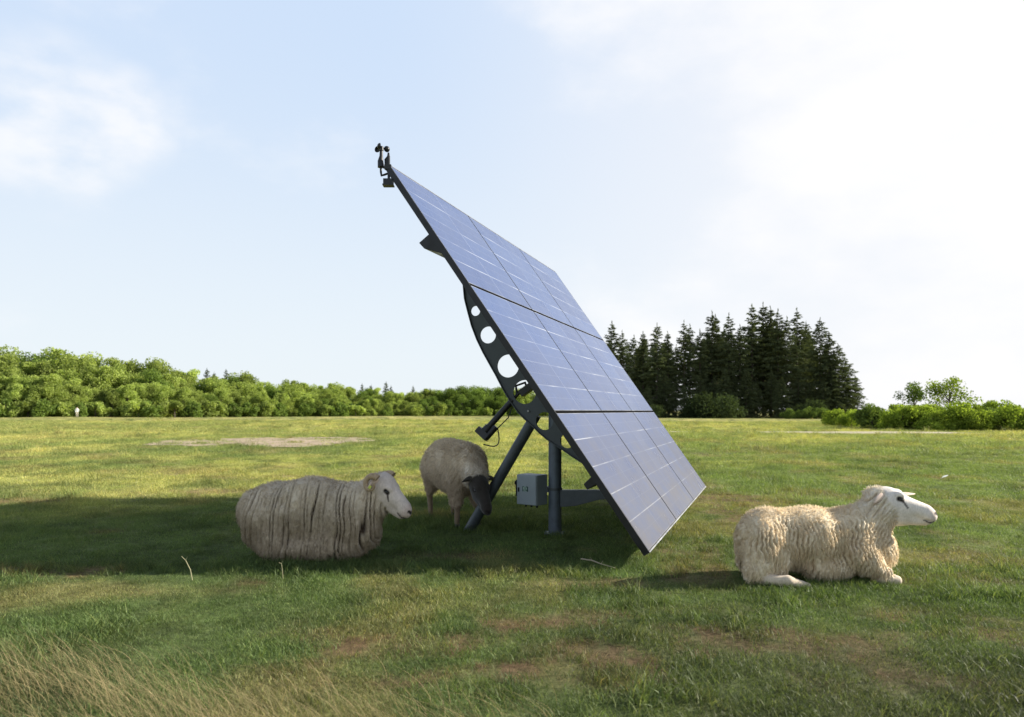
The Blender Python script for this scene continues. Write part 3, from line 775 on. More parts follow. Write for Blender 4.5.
    if 'mud' in spec: m_ = (sstep(*spec['low_shade_h'], V[:, 2] + .10 * (nb - .5)) * .8)[:, None]; wc = wc * (1 - m_) + np.minimum(wc, np.array(spec['mud'])) * m_       # shade painted into the fleece colour, darker towards the ground
    pale = (sstep(.26 * s, .02 * s, np.sqrt(((V - H(0, 0, -.04)) ** 2).sum(1))) * .75)[:, None] * (1 - k); wc = wc * (1 - pale) + np.array(spec.get('pale', (.78, .74, .66))) * pale
    hx = (V - poll) @ f / s; hy = (V - poll) @ l / tk; hz = (V - poll) @ u / tk
    onhead = (d_head(V) < .02)
    skc = np.repeat(sk[None], len(V), 0) * (.88 + .24 * fbm3(V[:, 0] * 30, V[:, 1] * 30, V[:, 2] * 30, 3, 2))[:, None]
    lg = (~onhead).astype(float)[:, None]; skc = skc * (1 - lg) + skc * np.array(spec.get('leg_tint', (.80, .73, .62))) * lg
    pink = sstep(.27, .33, hx) * onhead; skc = skc * (1 - .35 * pink[:, None]) + np.array([.60, .40, .36]) * (.35 * pink[:, None])
    def dark(mask, c=(.02, .014, .013)):
        nonlocal skc; m_ = np.clip(mask, 0, 1)[:, None]; skc = skc * (1 - m_) + np.array(c) * m_
    if spec.get('shaded_head'): dark(onhead * .95, (.028, .025, .022));  # shade over the head put into the skin colour
    def seg2(ax_, az_, bx_, bz_):
        d0, d1 = bx_ - ax_, bz_ - az_; t_ = np.clip(((hx - ax_) * d0 + (hz - az_) * d1) / (d0 * d0 + d1 * d1), 0, 1)
        return np.hypot(hx - ax_ - t_ * d0, hz - az_ - t_ * d1)
    dark(onhead * sstep(.0100, .005, seg2(.354, -.050, .336, -.042)) * sstep(.044, .03, np.abs(hy)))
    dark(onhead * np.maximum(sstep(.0085, .004, seg2(.360, -.094, .318, -.104)), sstep(.0055, .002, seg2(.318, -.104, .272, -.092))))
    a = spec.get('eye_dark', .02) * .55
    dark(onhead * sstep(a, a * .45, seg2(ex - .012, ez + .002, ex + .012, ez - .002)) * (np.abs(hy) > .03))
    if spec.get('tear'): dark(onhead * sstep(.0085, .0035, seg2(ex + .012, ez - .004, ex + .052, ez - .042)) * (np.abs(hy) > .03) * .9, (.035, .022, .018))
    shade_ = (fbm3(hx * 14, hy * 14, hz * 14, 3, 77) - .5)[:, None] * onhead[:, None]; skc = np.clip(skc * (1 + .35 * shade_), 0, 1)
    dark(onhead * sstep(.004, .0, np.abs(hy)) * sstep(.30, .34, hx) * sstep(-.04, -.06, hz) * .7)
    C = wc * wm[:, None] + skc * (1 - wm)[:, None]
    root = empty(name, loc, rz); tag(root, label, 'sheep')
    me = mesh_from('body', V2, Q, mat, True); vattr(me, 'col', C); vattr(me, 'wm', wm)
    body = link('body', me, root)
    # fleece locks: thousands of short wisps standing out of the wool
    tri = Q[:, [0, 1, 2]]; fw = wm[Q].mean(1); p0, p1, p2, p3 = (V2[Q[:, i]] for i in range(4))
    area = .5 * np.linalg.norm(np.cross(p2 - p0, p3 - p1), axis=1) * (fw > .35) * (1 - .99 * np.clip(tone[Q[:, 0]] * 2.2, 0, 1))
    nl = spec.get('locks', 26000); ch = rg.choice(len(Q), nl, p=area / area.sum())
    a = rg.random((nl, 2)); pos = (p0[ch] * (1 - a[:, :1]) + p1[ch] * a[:, :1]) * (1 - a[:, 1:]) + (p3[ch] * (1 - a[:, :1]) + p2[ch] * a[:, :1]) * a[:, 1:]
    # real displaced normals
    fn = np.cross(p2 - p0, p3 - p1); fn /= np.linalg.norm(fn, axis=1)[:, None] + 1e-9
    sn = Nn[Q[:, 0]]; fn *= np.sign((fn * sn).sum(1))[:, None]; nn = (fn[ch] * .5 + sn[ch] * .5)
    ln = spec.get('lock_len', .03) * np.where(rg.random(nl) < .32, rg.uniform(.8, 1.35, nl), rg.uniform(.3, .62, nl)) * np.clip(fw[ch] * 1.3, .3, 1)
    curl = np.stack([fbm3(pos[:, 0] * 16 + 50 * i, pos[:, 1] * 16, pos[:, 2] * 9, 2, 30 + i) - .5 for i in range(3)], 1) * 1.1 + rg.normal(0, .16, (nl, 3))
    dirn = nn * spec.get('lock_out', .45) + curl + np.array([0, 0, -1.]) * spec.get('lock_down', .75) * (1 - np.clip(nn[:, 2], 0, 1))[:, None]
    dirn /= np.linalg.norm(dirn, axis=1)[:, None]
    pos = pos - nn * .003; side = np.cross(dirn, nn + rg.normal(0, .3, (nl, 3))); side /= np.linalg.norm(side, axis=1)[:, None] + 1e-9
    wd = spec.get('lock_w', .0042) * rg.uniform(.6, 1.3, nl); ln = ln[:, None]
    q0 = pos; q1 = pos + dirn * ln * .5 + nn * ln * .12; q2 = pos + dirn * ln - nn * ln * .02 + np.array([0, 0, -.15]) * ln
    q2[:, 2] = np.maximum(q2[:, 2], .003)
    VV = np.stack([q0 - side * wd[:, None], q0 + side * wd[:, None], q1 + side * wd[:, None] * .8 + nn * .001, q1 - side * wd[:, None] * .8 + nn * .001, q2], 1).reshape(-1, 3)
    b5 = np.arange(nl)[:, None] * 5
    FF = np.concatenate([np.concatenate([b5, b5 + 1, b5 + 2], 1), np.concatenate([b5, b5 + 2, b5 + 3], 1), np.concatenate([b5 + 3, b5 + 2, b5 + 4], 1)])
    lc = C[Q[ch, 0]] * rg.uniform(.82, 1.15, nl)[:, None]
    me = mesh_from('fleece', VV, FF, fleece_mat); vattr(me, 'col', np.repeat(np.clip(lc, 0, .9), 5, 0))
    link('fleece', me, root)
    # eyes
    for sy in (-1, 1):
        b = MB(); b.ball(H(ex, .0675 * sy, ez), .0125 * s, (1.15, .7, .8), 18, 12, HM); b.build('eye', M_eye, root, smooth=True)
    # ears: cupped leaf shape
    for sy in (-1, 1):
        es = spec.get('far_ear', spec['ear']) if sy > 0 else spec['ear']; b = MB(); o0 = H(.02, .062 * sy, -.005); d0 = (es[0] * f + es[1] * sy * l + es[2] * u); d0 /= np.linalg.norm(d0)
        cr = np.cross(d0, f if abs(d0 @ f) < .8 else u); cr /= np.linalg.norm(cr); nr = np.cross(d0, cr); El = es[3] * s
        n1, n2 = 10, 6; vs = []
        for layer in (0, 1):
            for i in range(n1 + 1):
                t = i / n1; wdt = .030 * s * (math.sin(math.pi * min(1, .12 + .88 * t)) ** .7 + .25 * (1 - t)) * (1 if t < 1 else .05)
                for j in range(n2 + 1):
                    v_ = j / n2 * 2 - 1
                    vs.append(o0 + d0 * El * t + cr * wdt * v_ + nr * (wdt * .55 * v_ * v_ + .006 * s * layer * (1 - .6 * t)) + np.array([0, 0, -.25]) * El * t * t)
        fs = []; st = n2 + 1; off = (n1 + 1) * st
        for layer in (0, 1):
            for i in range(n1):
                for j in range(n2): a_ = layer * off + i * st + j; fs.append((a_, a_ + 1, a_ + st + 1, a_ + st))
        for i in range(n1):
            fs.append((i * st, (i + 1) * st, off + (i + 1) * st, off + i * st)); fs.append((i * st + n2, off + i * st + n2, off + (i + 1) * st + n2, (i + 1) * st + n2))
        for j in range(n2): fs.append((n1 * st + j, n1 * st + j + 1, off + n1 * st + j + 1, off + n1 * st + j)); 
        b.add(vs, fs); b.build('ear', M_ear_shaded if spec.get('shaded_head') else M_ear, root, smooth=True)  # ears of the shaded head get its painted shade too
        if sy == spec.get('tag_side', 0):
            b = MB(); tcn = H(*spec['tag_at']); b.box(tcn, f * .011 * s, l * .002, u * .014 * s); b.build('ear_tag', plain('tag_yellow', (.55, .60, .10), .45), root, bevel=.001)
    if spec.get('horn'):
        for sy in (-1, 1):
            b = MB(); pts = []; rr = []
            for i in range(26):
                t = i / 25; a = R(80) + t * R(330); rad = (.064 - .032 * t) * s
                c0 = H(.004, (.108 + .030 * t) * sy, -.024)
                pts.append(c0 + f * (math.cos(a) * rad) * 1.0 + u * (math.sin(a) * rad)); rr.append((.027 * (1 - .72 * t) * (1 + .07 * math.sin(t * 90))) * s)
            b.tube(pts, rr, 12); b.build('horn', M_horn, root, smooth=True)
    # hooves
    for c_, d_ in spec.get('hooves', []):
        b = MB(); c_ = np.array(c_, float); d_ = np.array(d_, float)
        for e in (-.016, .016):
            b.ball(c_ + np.array([0, e, 0]), 1, (.034, .017, .026), 12, 8)
        b.build('hoof', M_hoof, root, smooth=True)
    # deterministic hoof / part set finished
    return root

M_eye = plain('eye_dark', (.012, .009, .007), .12, .7)
def skinlike(name, c0, c1, sc_=30):
    m, nt, out = new_mat(name); tc = nt.nodes.new('ShaderNodeTexCoord'); f = noise_n(nt, tc.outputs['Object'], sc_, 5, .6)
    b = nt.nodes.new('ShaderNodeBsdfPrincipled'); b.inputs['Roughness'].default_value = .75
    nt.links.new(ramp(nt, f, [(.3, c0), (.7, c1)]), b.inputs['Base Color'])
    bp = nt.nodes.new('ShaderNodeBump'); bp.inputs['Strength'].default_value = .3; bp.inputs['Distance'].default_value = .003; nt.links.new(f, bp.inputs['Height']); nt.links.new(bp.outputs[0], b.inputs['Normal'])
    nt.links.new(b.outputs[0], out.inputs[0]); return m
M_ear = skinlike('ear_skin', (.62, .46, .38), (.76, .62, .52)); M_ear_shaded = skinlike('ear_shaded', (.05, .045, .04), (.09, .08, .07))
M_horn = skinlike('horn', (.30, .20, .12), (.50, .38, .25), 60); M_hoof = skinlike('hoof_horn', (.06, .05, .04), (.12, .10, .08))
def sheep_mat(name, bump=.5):
    m, nt, out = new_mat(name); a = nt.nodes.new('ShaderNodeAttribute'); a.attribute_name = 'col'
    aw = nt.nodes.new('ShaderNodeAttribute'); aw.attribute_name = 'wm'
    tc = nt.nodes.new('ShaderNodeTexCoord'); mp = nt.nodes.new('ShaderNodeMapping'); mp.inputs['Scale'].default_value = (1, 1, .35); nt.links.new(tc.outputs['Object'], mp.inputs[0])
    f = noise_n(nt, mp.outputs[0], 110, 4, .7)
    b = nt.nodes.new('ShaderNodeBsdfPrincipled'); b.inputs['Roughness'].default_value = .9; b.inputs['Specular IOR Level'].default_value = .15
    b.inputs['Sheen Weight'].default_value = .25; b.inputs['Sheen Roughness'].default_value = .5
    nt.links.new(mix(nt, 1.0, a.outputs['Color'], ramp(nt, f, [(.3, (.8, .78, .76)), (.7, (1.1, 1.1, 1.1))]), 'MULTIPLY'), b.inputs['Base Color'])
    bp = nt.nodes.new('ShaderNodeBump'); bp.inputs['Distance'].default_value = .006
    nt.links.new(math_(nt, 'MULTIPLY_ADD', aw.outputs['Fac'], bump, .08), bp.inputs['Strength'])
    nt.links.new(f, bp.inputs['Height']); nt.links.new(bp.outputs[0], b.inputs['Normal']); nt.links.new(b.outputs[0], out.inputs[0]); return m
def fleece_mat_(name):
    m, nt, out = new_mat(name); a = nt.nodes.new('ShaderNodeAttribute'); a.attribute_name = 'col'
    d = nt.nodes.new('ShaderNodeBsdfDiffuse'); t = nt.nodes.new('ShaderNodeBsdfTranslucent'); nt.links.new(a.outputs['Color'], d.inputs[0]); nt.links.new(a.outputs['Color'], t.inputs[0])
    s_ = nt.nodes.new('ShaderNodeMixShader'); s_.inputs[0].default_value = .4; nt.links.new(d.outputs[0], s_.inputs[1]); nt.links.new(t.outputs[0], s_.inputs[2]); nt.links.new(s_.outputs[0], out.inputs[0]); return m
M_sheep = sheep_mat('sheep_coat'); M_fleece = fleece_mat_('fleece_locks')

def flank(Nn): return 1 - sstep(.45, .9, Nn[:, 2])
def relief_ropes(V, Nn, wm):
    x, y, z = V.T; k = flank(Nn)
    u = x + .040 * (fbm3(x * 3, y * 3, z * 7, 3, 3) - .5) * 2 + .030 * (fbm3(x * 10, y * 10, z * 15, 3, 4) - .5) * 2
    neck = sstep(.28, .40, x) * sstep(.20, .32, z)
    u = np.where(neck > .5, x * .75 - z * .65 + .030 * (fbm3(x * 9, y * 9, z * 9, 2, 8) - .5) * 2, u)
    n1 = fbm3(x * 5, y * 5, z * 5, 2, 18)
    a = np.abs(np.sin(np.pi * (u / .031 + 1.5 * n1))); a2 = np.abs(np.sin(np.pi * (u / .015 + 6 * fbm3(x * 9, y * 9, z * 9, 2, 6))))
    g = (1 - a) ** 2.0; g2 = (1 - a2) ** 1.6
    big = fbm3(x * 6, y * 6, z * 5, 3, 12) - .5; clump = fbm3(x * 20, y * 20, z * 12, 2, 16) - .5
    brk = sstep(.30, .55, fbm3(x * 11, y * 11, z * 8, 2, 15))
    rel = -.040 * g * k * (.25 + .75 * brk) - .009 * g2 * k + .045 * big * k + .024 * clump * k + .010 * (fbm3(x * 38, y * 38, z * 30, 2, 7) - .5)
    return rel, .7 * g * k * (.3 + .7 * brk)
def relief_folds(V, Nn, wm):
    x, y, z = V.T; k = .25 + .75 * flank(Nn)
    w1 = x + .06 * (fbm3(x * 1.6, y * 1.6, z * 3.2, 2, 3) - .5) * 2 + .12 * (z - .35) * sstep(.0, .5, x) 
    w1 = w1 + .018 * np.sin(w1 * 23) + .014 * np.sin(w1 * 47 + 1 + z * 3) + .03 * sstep(.3, .05, z) * (fbm3(x * 6, y * 2, z * 4, 2, 33) - .5) * 2
    ph = w1 / .048 + 2.4 * fbm3(x * 2.6, y, z * 1.6, 2, 14)
    a = np.abs(np.sin(np.pi * ph)); deep = _perm[(np.floor(ph + .5).astype(np.int64) * 7919) & 65535]
    g = (1 - a) ** 2.8; gd = .10 + 1.25 * deep ** 1.6
    a2 = np.abs(np.sin(np.pi * (w1 / .021 + 3 * fbm3(x * 6, y * 6, z * 3, 2, 6)))); g2 = (1 - a2) ** 2
    big = fbm3(x * 5, y * 5, z * 3.5, 3, 12) - .5
    st = np.abs(np.sin(np.pi * (w1 / .0145 + 2.5 * fbm3(x * 9, y * 6, z * 4, 2, 61)))) ; g = g * (.35 + .65 * sstep(.3, .6, fbm3(x * 4, y * 2, z * 5, 2, 62)))
    rel = -.120 * g * gd * k - .006 * (1 - st) ** 1.5 * k - .006 * g2 * k + .055 * big * k + .022 * (fbm3(x * 18, y * 18, z * 9, 2, 16) - .5) * k + .010 * (fbm3(x * 36, y * 36, z * 28, 2, 7) - .5)
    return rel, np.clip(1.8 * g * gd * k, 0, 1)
def relief_short(V, Nn, wm):
    x, y, z = V.T; k = .3 + .7 * flank(Nn)
    neck = sstep(.28, .40, x)
    u = x * (1 - neck) + (x * .8 - z * .6) * neck + .03 * (fbm3(x * 4, y * 4, z * 6, 3, 3) - .5)
    a = np.abs(np.sin(np.pi * u / .042)); g = (1 - a) ** 2.2
    return -.014 * g * (.25 + neck) * k + .03 * (fbm3(x * 6, y * 6, z * 5, 3, 12) - .5) + .008 * (fbm3(x * 26, y * 26, z * 26, 2, 7) - .5), .4 * g * neck

# --- right ewe, lying
spec_r = dict(
    wool=[((-.34, 0, .285), (.25, .225, .245)), ((-.04, 0, .295), (.36, .25, .235)), ((.28, 0, .285), (.27, .24, .24)),
          ((.36, 0, .34), (.515, -.02, .50), .195, .135), ((.44, -.03, .22), (.18, .185, .19)),
          ((-.42, -.12, .30), (-.50, -.19, .10), .15, .095), ((-.36, -.19, .15), (.10, .07, .12)), ((-.40, .12, .2), (-.42, .2, .1), .15, .1),
          ((.27, -.18, .20), (.42, -.23, .07), .12, .065), ((.26, .17, .19), (.42, .21, .06), .11, .06), ((.485, -.02, .600), (.085, .10, .080)), ((.06, -.12, .10), (.20, .12, .09))],
    skin=[((.40, -.24, .05), (.500, -.25, .032), .046, .036), ((-.46, -.26, .05), (-.32, -.30, .048), .036, .038), ((-.32, -.30, .048), (-.17, -.30, .010), .036, .022), ((.42, .20, .05), (.56, .21, .04), .045, .036)],
    head=head_frame((.515, -.03, .618), (.870, -.180, .553), .06), thick=1.16, lo=(-.80, -.50, -.04), hi=(1.0, .45, .86),
    relief=relief_ropes, wool_col=(.84, .725, .53), dirt_shade_col=(.52, .36, .20), skin_col=(.80, .73, .66), ear=(-.75, .62, -.15, .10), tear=True, eye_dark=.034, eye=(.108, .006), far_ear=(.86, .40, .42, .24),
    locks=56000, lock_len=.026, lock_down=.95, lock_w=.0022, k=.045, dirt=.22)
make_sheep('r', 'sheep', 'cream woolly ewe without horns lying at the right of the solar panel, head raised', (2.25, 5.50, 0), R(3), spec_r, M_sheep, M_fleece, 11)
# --- left ram, lying, long parted fleece, horned
spec_l = dict(
    wool=[((-.36, 0, .33), (.33, .30, .315)), ((-.06, 0, .350), (.40, .32, .335)), ((.22, -.02, .325), (.30, .29, .31)),
          ((.28, -.03, .42), (.50, -.05, .585), .22, .115), ((.36, -.06, .32), (.49, -.08, .43), .19, .12), ((.40, -.08, .24), (.15, .17, .15)), ((.30, -.05, .25), (.21, .23, .22)), ((-.60, 0, .36), (.12, .14, .20)), ((.16, -.10, .11), (.24, .24, .11)), ((-.1, -.08, .12), (.38, .26, .12)), ((-.30, -.20, .16), (.16, .13, .15)), ((.10, -.22, .14), (.15, .12, .14)), ((-.05, -.12, .52), (.22, .16, .16))],
    skin=[],
    head=head_frame((.545, -.07, .675), (.850, -.15, .445)), thick=1.2, lo=(-.92, -.50, -.04), hi=(1.0, .48, .92),
    relief=relief_folds, pale=(.66, .57, .46), wool_col=(.84, .72, .55), mud=(.36, .28, .195), low_shade_h=(.62, .22), dirt_shade_col=(.085, .055, .032), skin_col=(.68, .58, .51), ear=(-.35, .9, -.45, .10), eye_dark=.036, tear=True,  # mud is the colour of the shade painted low on the fleece
    locks=52000, lock_len=.026, lock_down=1.0, lock_w=.0022, k=.06, dirt=.26, horn=True, tag_side=-1, tag_at=(.020, -.150, -.034))
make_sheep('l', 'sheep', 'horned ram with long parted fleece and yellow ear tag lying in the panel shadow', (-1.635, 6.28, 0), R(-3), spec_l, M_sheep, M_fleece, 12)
# --- grazing ewe behind, standing
spec_g = dict(
    wool=[((-.32, 0, .64), (.32, .26, .275)), ((0, 0, .62), (.38, .275, .29)), ((.26, 0, .62), (.27, .245, .265)),
          ((.34, 0, .68), (.74, -.03, .56), .18, .115), ((-.46, .13, .55), (-.47, .14, .36), .12, .07), ((-.46, -.13, .55), (-.47, -.14, .36), .12, .07),
          ((.34, .12, .5), (.36, .12, .28), .10, .065), ((.34, -.12, .5), (.36, -.12, .28), .10, .065)],
    skin=[((-.47, .14, .40), (-.53, .14, .27), .05, .036), ((-.53, .14, .27), (-.48, .14, .04), .034, .026), ((-.47, -.14, .40), (-.53, -.14, .27), .05, .036), ((-.53, -.14, .27), (-.48, -.14, .04), .034, .026),
          ((.36, .12, .38), (.38, .12, .22), .045, .034), ((.38, .12, .22), (.37, .12, .04), .032, .026), ((.36, -.12, .38), (.38, -.12, .22), .045, .034), ((.38, -.12, .22), (.37, -.12, .04), .032, .026)],
    head=head_frame((.80, -.04, .56), (1.09, -.02, .27)), lo=(-.85, -.45, -.04), hi=(1.25, .45, 1.0),
    relief=relief_short, wool_col=(.86, .76, .60), dirt_shade_col=(.42, .31, .20), skin_col=(.30, .24, .18), ear=(-.1, 1.0, .1, .11), shaded_head=True,
    mud=(.55, .44, .32), low_shade_h=(.75, .35), locks=60000, lock_len=.034, lock_w=.003, k=.09, dirt=.2, hooves=[((-.47, .14, .018), 0), ((-.47, -.14, .018), 0), ((.38, .12, .018), 0), ((.38, -.12, .018), 0)])  # mud is the colour of the shade painted low on the fleece
make_sheep('g', 'sheep', 'sheep with a shade coloured face, grazing head down behind the slanted leg of the solar panel', (-.63, 8.25, 0), R(-66), spec_g, M_sheep, M_fleece, 13)

# ------------------------------------------------------------------ trees
def leaf_quads(c, size, r, flat=0.0):
    n = len(c); a = r.normal(size=(n, 3)); a[:, 2] *= (1 - flat); a /= np.linalg.norm(a, axis=1)[:, None]
    b = np.cross(a, r.normal(size=(n, 3))); b /= np.linalg.norm(b, axis=1)[:, None]
    s = (size * r.uniform(.6, 1.4, n))[:, None]
    V = np.stack([c - a * s * .5, c + b * s * .32, c + a * s * .5, c - b * s * .32], 1).reshape(-1, 3)
    return V, np.arange(4 * n).reshape(n, 4)
def tree_mesh_broad(seed, h, w, nleaf, size, low=.05, lobes=18, pw=1.0):
    r = np.random.default_rng(seed); C = []; B = []; cen = []
    for i in range(lobes):
        t = r.uniform(low, .92) if i > 3 else (.9 - .1 * i); a = r.uniform(0, 6.283)
        rad = w * .5 * (math.sin(math.pi * min(1, .22 + .78 * t) ** 1.1)) ** .6 * r.uniform(.25, .85)
        lr = w * r.uniform(.15, .28) * pw * (1.05 - .35 * t); c = np.array([rad * math.cos(a), rad * math.sin(a), max(lr * .6, t * h - lr * .4)])
        cen.append((c, lr)); n = int(nleaf / lobes)
        d = r.normal(size=(n, 3)); d /= np.linalg.norm(d, axis=1)[:, None]
        q = c + d * lr * (r.random(n)[:, None] ** .4) * np.array([1, 1, .85]) * (1 + .35 * (fbm3(d[:, 0] * 2 + i, d[:, 1] * 2, d[:, 2] * 2, 2, i)[:, None] - .5))
        C.append(q); B.append(np.clip(r.uniform(.0, .35) + .45 * r.random(n) + .2 * (i % 3 == 0), 0, 1))
    # stray sprays
    n = nleaf // 14; c = np.array([cen[i][0] + np.clip(r.normal(size=3), -1.2, 1.2) * cen[i][1] * .5 for i in r.integers(0, lobes, n)]); C.append(c); B.append(r.random(n))
    C = np.concatenate(C); C[:, 2] = np.maximum(C[:, 2], .05 * h * r.random(len(C))); B = np.concatenate(B)
    V, F = leaf_quads(C, size, r)
    b = MB(); tr = h * .014 + .03
    b.tube([(0, 0, -.2), (.02 * h * r.normal() * .3, 0, h * .3), (.015 * h, .01 * h, h * .75)], [tr * 1.3, tr, tr * .35], 8)
    for c, lr in cen[:12]:
        z0 = min(c[2] * .55 + .05 * h, .6 * h); b.tube([(0, 0, z0), tuple(c * [.5, .5, 0] + [0, 0, (z0 + c[2]) / 2]), tuple(c)], [tr * .45, tr * .3, tr * .12], 5, False)
    return (V, F, np.repeat(B, 4)), b
def tree_mesh_conifer(seed, h, w, low=.12, dens=1.0, sparse=.5):
    r = np.random.default_rng(seed); C = []; D = []; S = []; B = []; dead = MB()
    z = low * h; side_bias = r.uniform(0, 6.28)
    while z < h * .985:
        t = (z / h - low) / (1 - low)
        L = w * .5 * min(1, (t + .25) * 1.6) ** .8 * (1 - t) ** .72 * 1.15 + .12
        thin = 1 - sparse * (1 - sstep(.1, .6, np.array([t]))[0])
        nb = max(3, int((5 + 2 * r.random()) * 1))
        for k in range(nb):
            if r.random() > thin * .95: 
                if r.random() < .4:
                    a = r.uniform(0, 6.28); l_ = L * r.uniform(.4, .8); dead.tube([(0, 0, z), (l_ * math.cos(a), l_ * math.sin(a), z - l_ * .15)], [.03, .008], 4, False)
                continue
            a = r.uniform(0, 6.283); l = L * r.uniform(.55, 1.2); up = r.uniform(-.10, .25) + .45 * t
            n = max(5, int(l * 11 * dens)); s = r.random(n) ** .75; sw = (r.random(n) - .5) * .62 * l * (1 - .65 * s) 
            dx, dy = math.cos(a), math.sin(a)
            q = np.stack([dx * s * l - dy * sw, dy * s * l + dx * sw, z + l * (up * s - .42 * s * s * (1 - .6 * t)) - .35 * np.abs(sw) - r.random(n) * .14], 1)
            C.append(q); B.append(np.clip(.15 + .35 * s + .35 * r.random(n), 0, 1)); D.append(np.stack([dx + .4 * r.normal(size=n), dy + .4 * r.normal(size=n), -.35 + .4 * r.normal(size=n)], 1))
        z += h * .017 * r.uniform(.7, 1.3) + .10
    # leader
    n = 12; q = np.stack([r.normal(0, .05, n), r.normal(0, .05, n), h * np.linspace(.955, 1.02, n)], 1); C.append(q); B.append(np.full(n, .5)); D.append(np.tile([.1, .1, 1.], (n, 1)))
    C = np.concatenate(C); B = np.concatenate(B); D = np.concatenate(D); D /= np.linalg.norm(D, axis=1)[:, None]; n = len(C)
    b_ = np.cross(D, r.normal(size=(n, 3))); b_ /= np.linalg.norm(b_, axis=1)[:, None]; s = (r.uniform(.35, .75, n))[:, None]
    V = np.stack([C - D * s * .4, C + b_ * s * .16, C + D * s * .6, C - b_ * s * .16], 1).reshape(-1, 3)
    b = dead; tr = .011 * h
    b.tube([(0, 0, -.3), (0, 0, h * .5), (0, 0, h * .97)], [tr, tr * .62, tr * .1], 7)
    return (V, np.arange(4 * n).reshape(n, 4), np.repeat(B, 4)), b
def make_tree(name, data, fol_mat, bark, crown='crown'):
    (V, F, bv), tb = data
    root = empty(name)
    me = mesh_from(crown, V, F, fol_mat); vattr(me, 'bv', bv); link(crown, me, root)
    tb.build('trunk', bark, root, smooth=True); return root
def copy_tree(o):
    c = o.copy(); root_col.objects.link(c)
    for ch in o.children:
        d = ch.copy(); root_col.objects.link(d); d.parent = c
    return c
_used = set()
def place(proto, x, y, s, rz, sz=1.0, label=None, cat=None, group=None):
    o = proto if proto.name not in _used else copy_tree(proto)
    _used.add(proto.name)
    o.location = (x, y, float(gz(np.array([x]), np.array([y]))[0]) - .03); o.rotation_euler = (0, 0, rz); o.scale = (s, s, s * sz)
    tag(o, label, cat, group); return o

F_, YH, HC = 734.45, 410.75, 1.25
def xat(pxv, d): return (pxv - 512) * d / F_
def hat(pyv, d): return HC + (YH - pyv) * d / F_     # height seen at row pyv at depth d

M_broad = foliage_mat('broadleaf', (.14, .19, .050), (.52, .60, .18), .48, .25)
M_broad_dk = foliage_mat('broadleaf_deep', (.075, .12, .03), (.27, .36, .09), .42, .2)
M_conif = foliage_mat('conifer_needles', (.04, .052, .028), (.155, .18, .085), .2, .25)
M_bush = foliage_mat('bush_leaves', (.10, .15, .022), (.42, .52, .09), .45, .15)
M_bush_dk = foliage_mat('bush_leaves_deep', (.06, .10, .03), (.24, .32, .08), .35, .2)

def top_line(p):     # skyline row of the left wood at image column p
    return -2 + np.interp(p, [-120, 0, 40, 70, 100, 150, 200, 260, 300, 350, 400, 440, 480, 520, 560, 640], [346, 345, 348, 352, 358, 362, 372, 378, 383, 388, 390, 389, 386, 388, 390, 392])
def wood_depth(p): return np.interp(p, [-120, 0, 150, 300, 520, 640], [125, 128, 140, 165, 190, 200])
def build_left_wood():
    protos = [make_tree('broadleaf_tree', tree_mesh_broad(200 + i, 10, [9, 8, 10, 8.5, 7.5][i], 10000, .33, .04, 46, .80), M_broad, M_bark) for i in range(5)]
    protos_dk = [make_tree('broadleaf_tree', tree_mesh_broad(220 + i, 10, 10, 8000, .34, .03, 38, .80), M_broad_dk, M_bark) for i in range(2)]
    r = np.random.default_rng(3)
    def lab(p, row):
        if row == 2: return 'tall leafy tree forming the skyline of the wood left of the solar panel'
        if row == 0: return 'low leafy tree on the front edge of the wood left of the solar panel'
        return 'leafy tree in the middle of the wood left of the solar panel'
    G = 'broadleaf trees massed in the wood left of the solar panel'
    for row, (dd, f0, f1, step) in enumerate(((0, .50, .66, 17), (9, .76, .90, 18), (20, .93, 1.03, 17))):
        p = -75 + row * 6
        while p < 556:
            q = p + r.uniform(-5, 5); d = wood_depth(q) + dd + r.uniform(-2.5, 2.5)
            h = (hat(top_line(q), d)) * r.uniform(f0 * .92, f1 * 1.06)
            if q > 425 and q < 520 and row > 0: h = hat(top_line(q), d) * r.uniform(.93, 1.03)
            pool = protos if not (432 < q < 505) else protos_dk
            if r.random() < .12: pool = protos_dk
            pr = pool[r.integers(len(pool))]
            place(pr, xat(q, d), d, max(.35, h / 10) * r.uniform(.95, 1.05), r.uniform(0, 6.28), 1.0, lab(q, row), 'tree', G)
            hk = h / 10
            p += step * max(.55, hk) * r.uniform(.7, 1.1) * .82
    # undergrowth shrubs closing the wood edge
    bs = [make_tree('shrub', tree_mesh_broad(240 + i, 2.6, 4.2, 2200, .30, .0, 12), M_broad_dk if i % 2 else M_broad, M_bark, 'foliage') for i in range(3)]
    p = -70
    while p < 560:
        d = wood_depth(p) - 4.5 + r.uniform(-1, 1)
        place(bs[r.integers(3)], xat(p, d), d, r.uniform(.7, 1.35), r.uniform(0, 6.28), 1, 'shrub filling the foot of the wood left of the solar panel', 'shrub', 'shrubs along the foot of the left wood')
        p += r.uniform(11, 19)
build_left_wood()

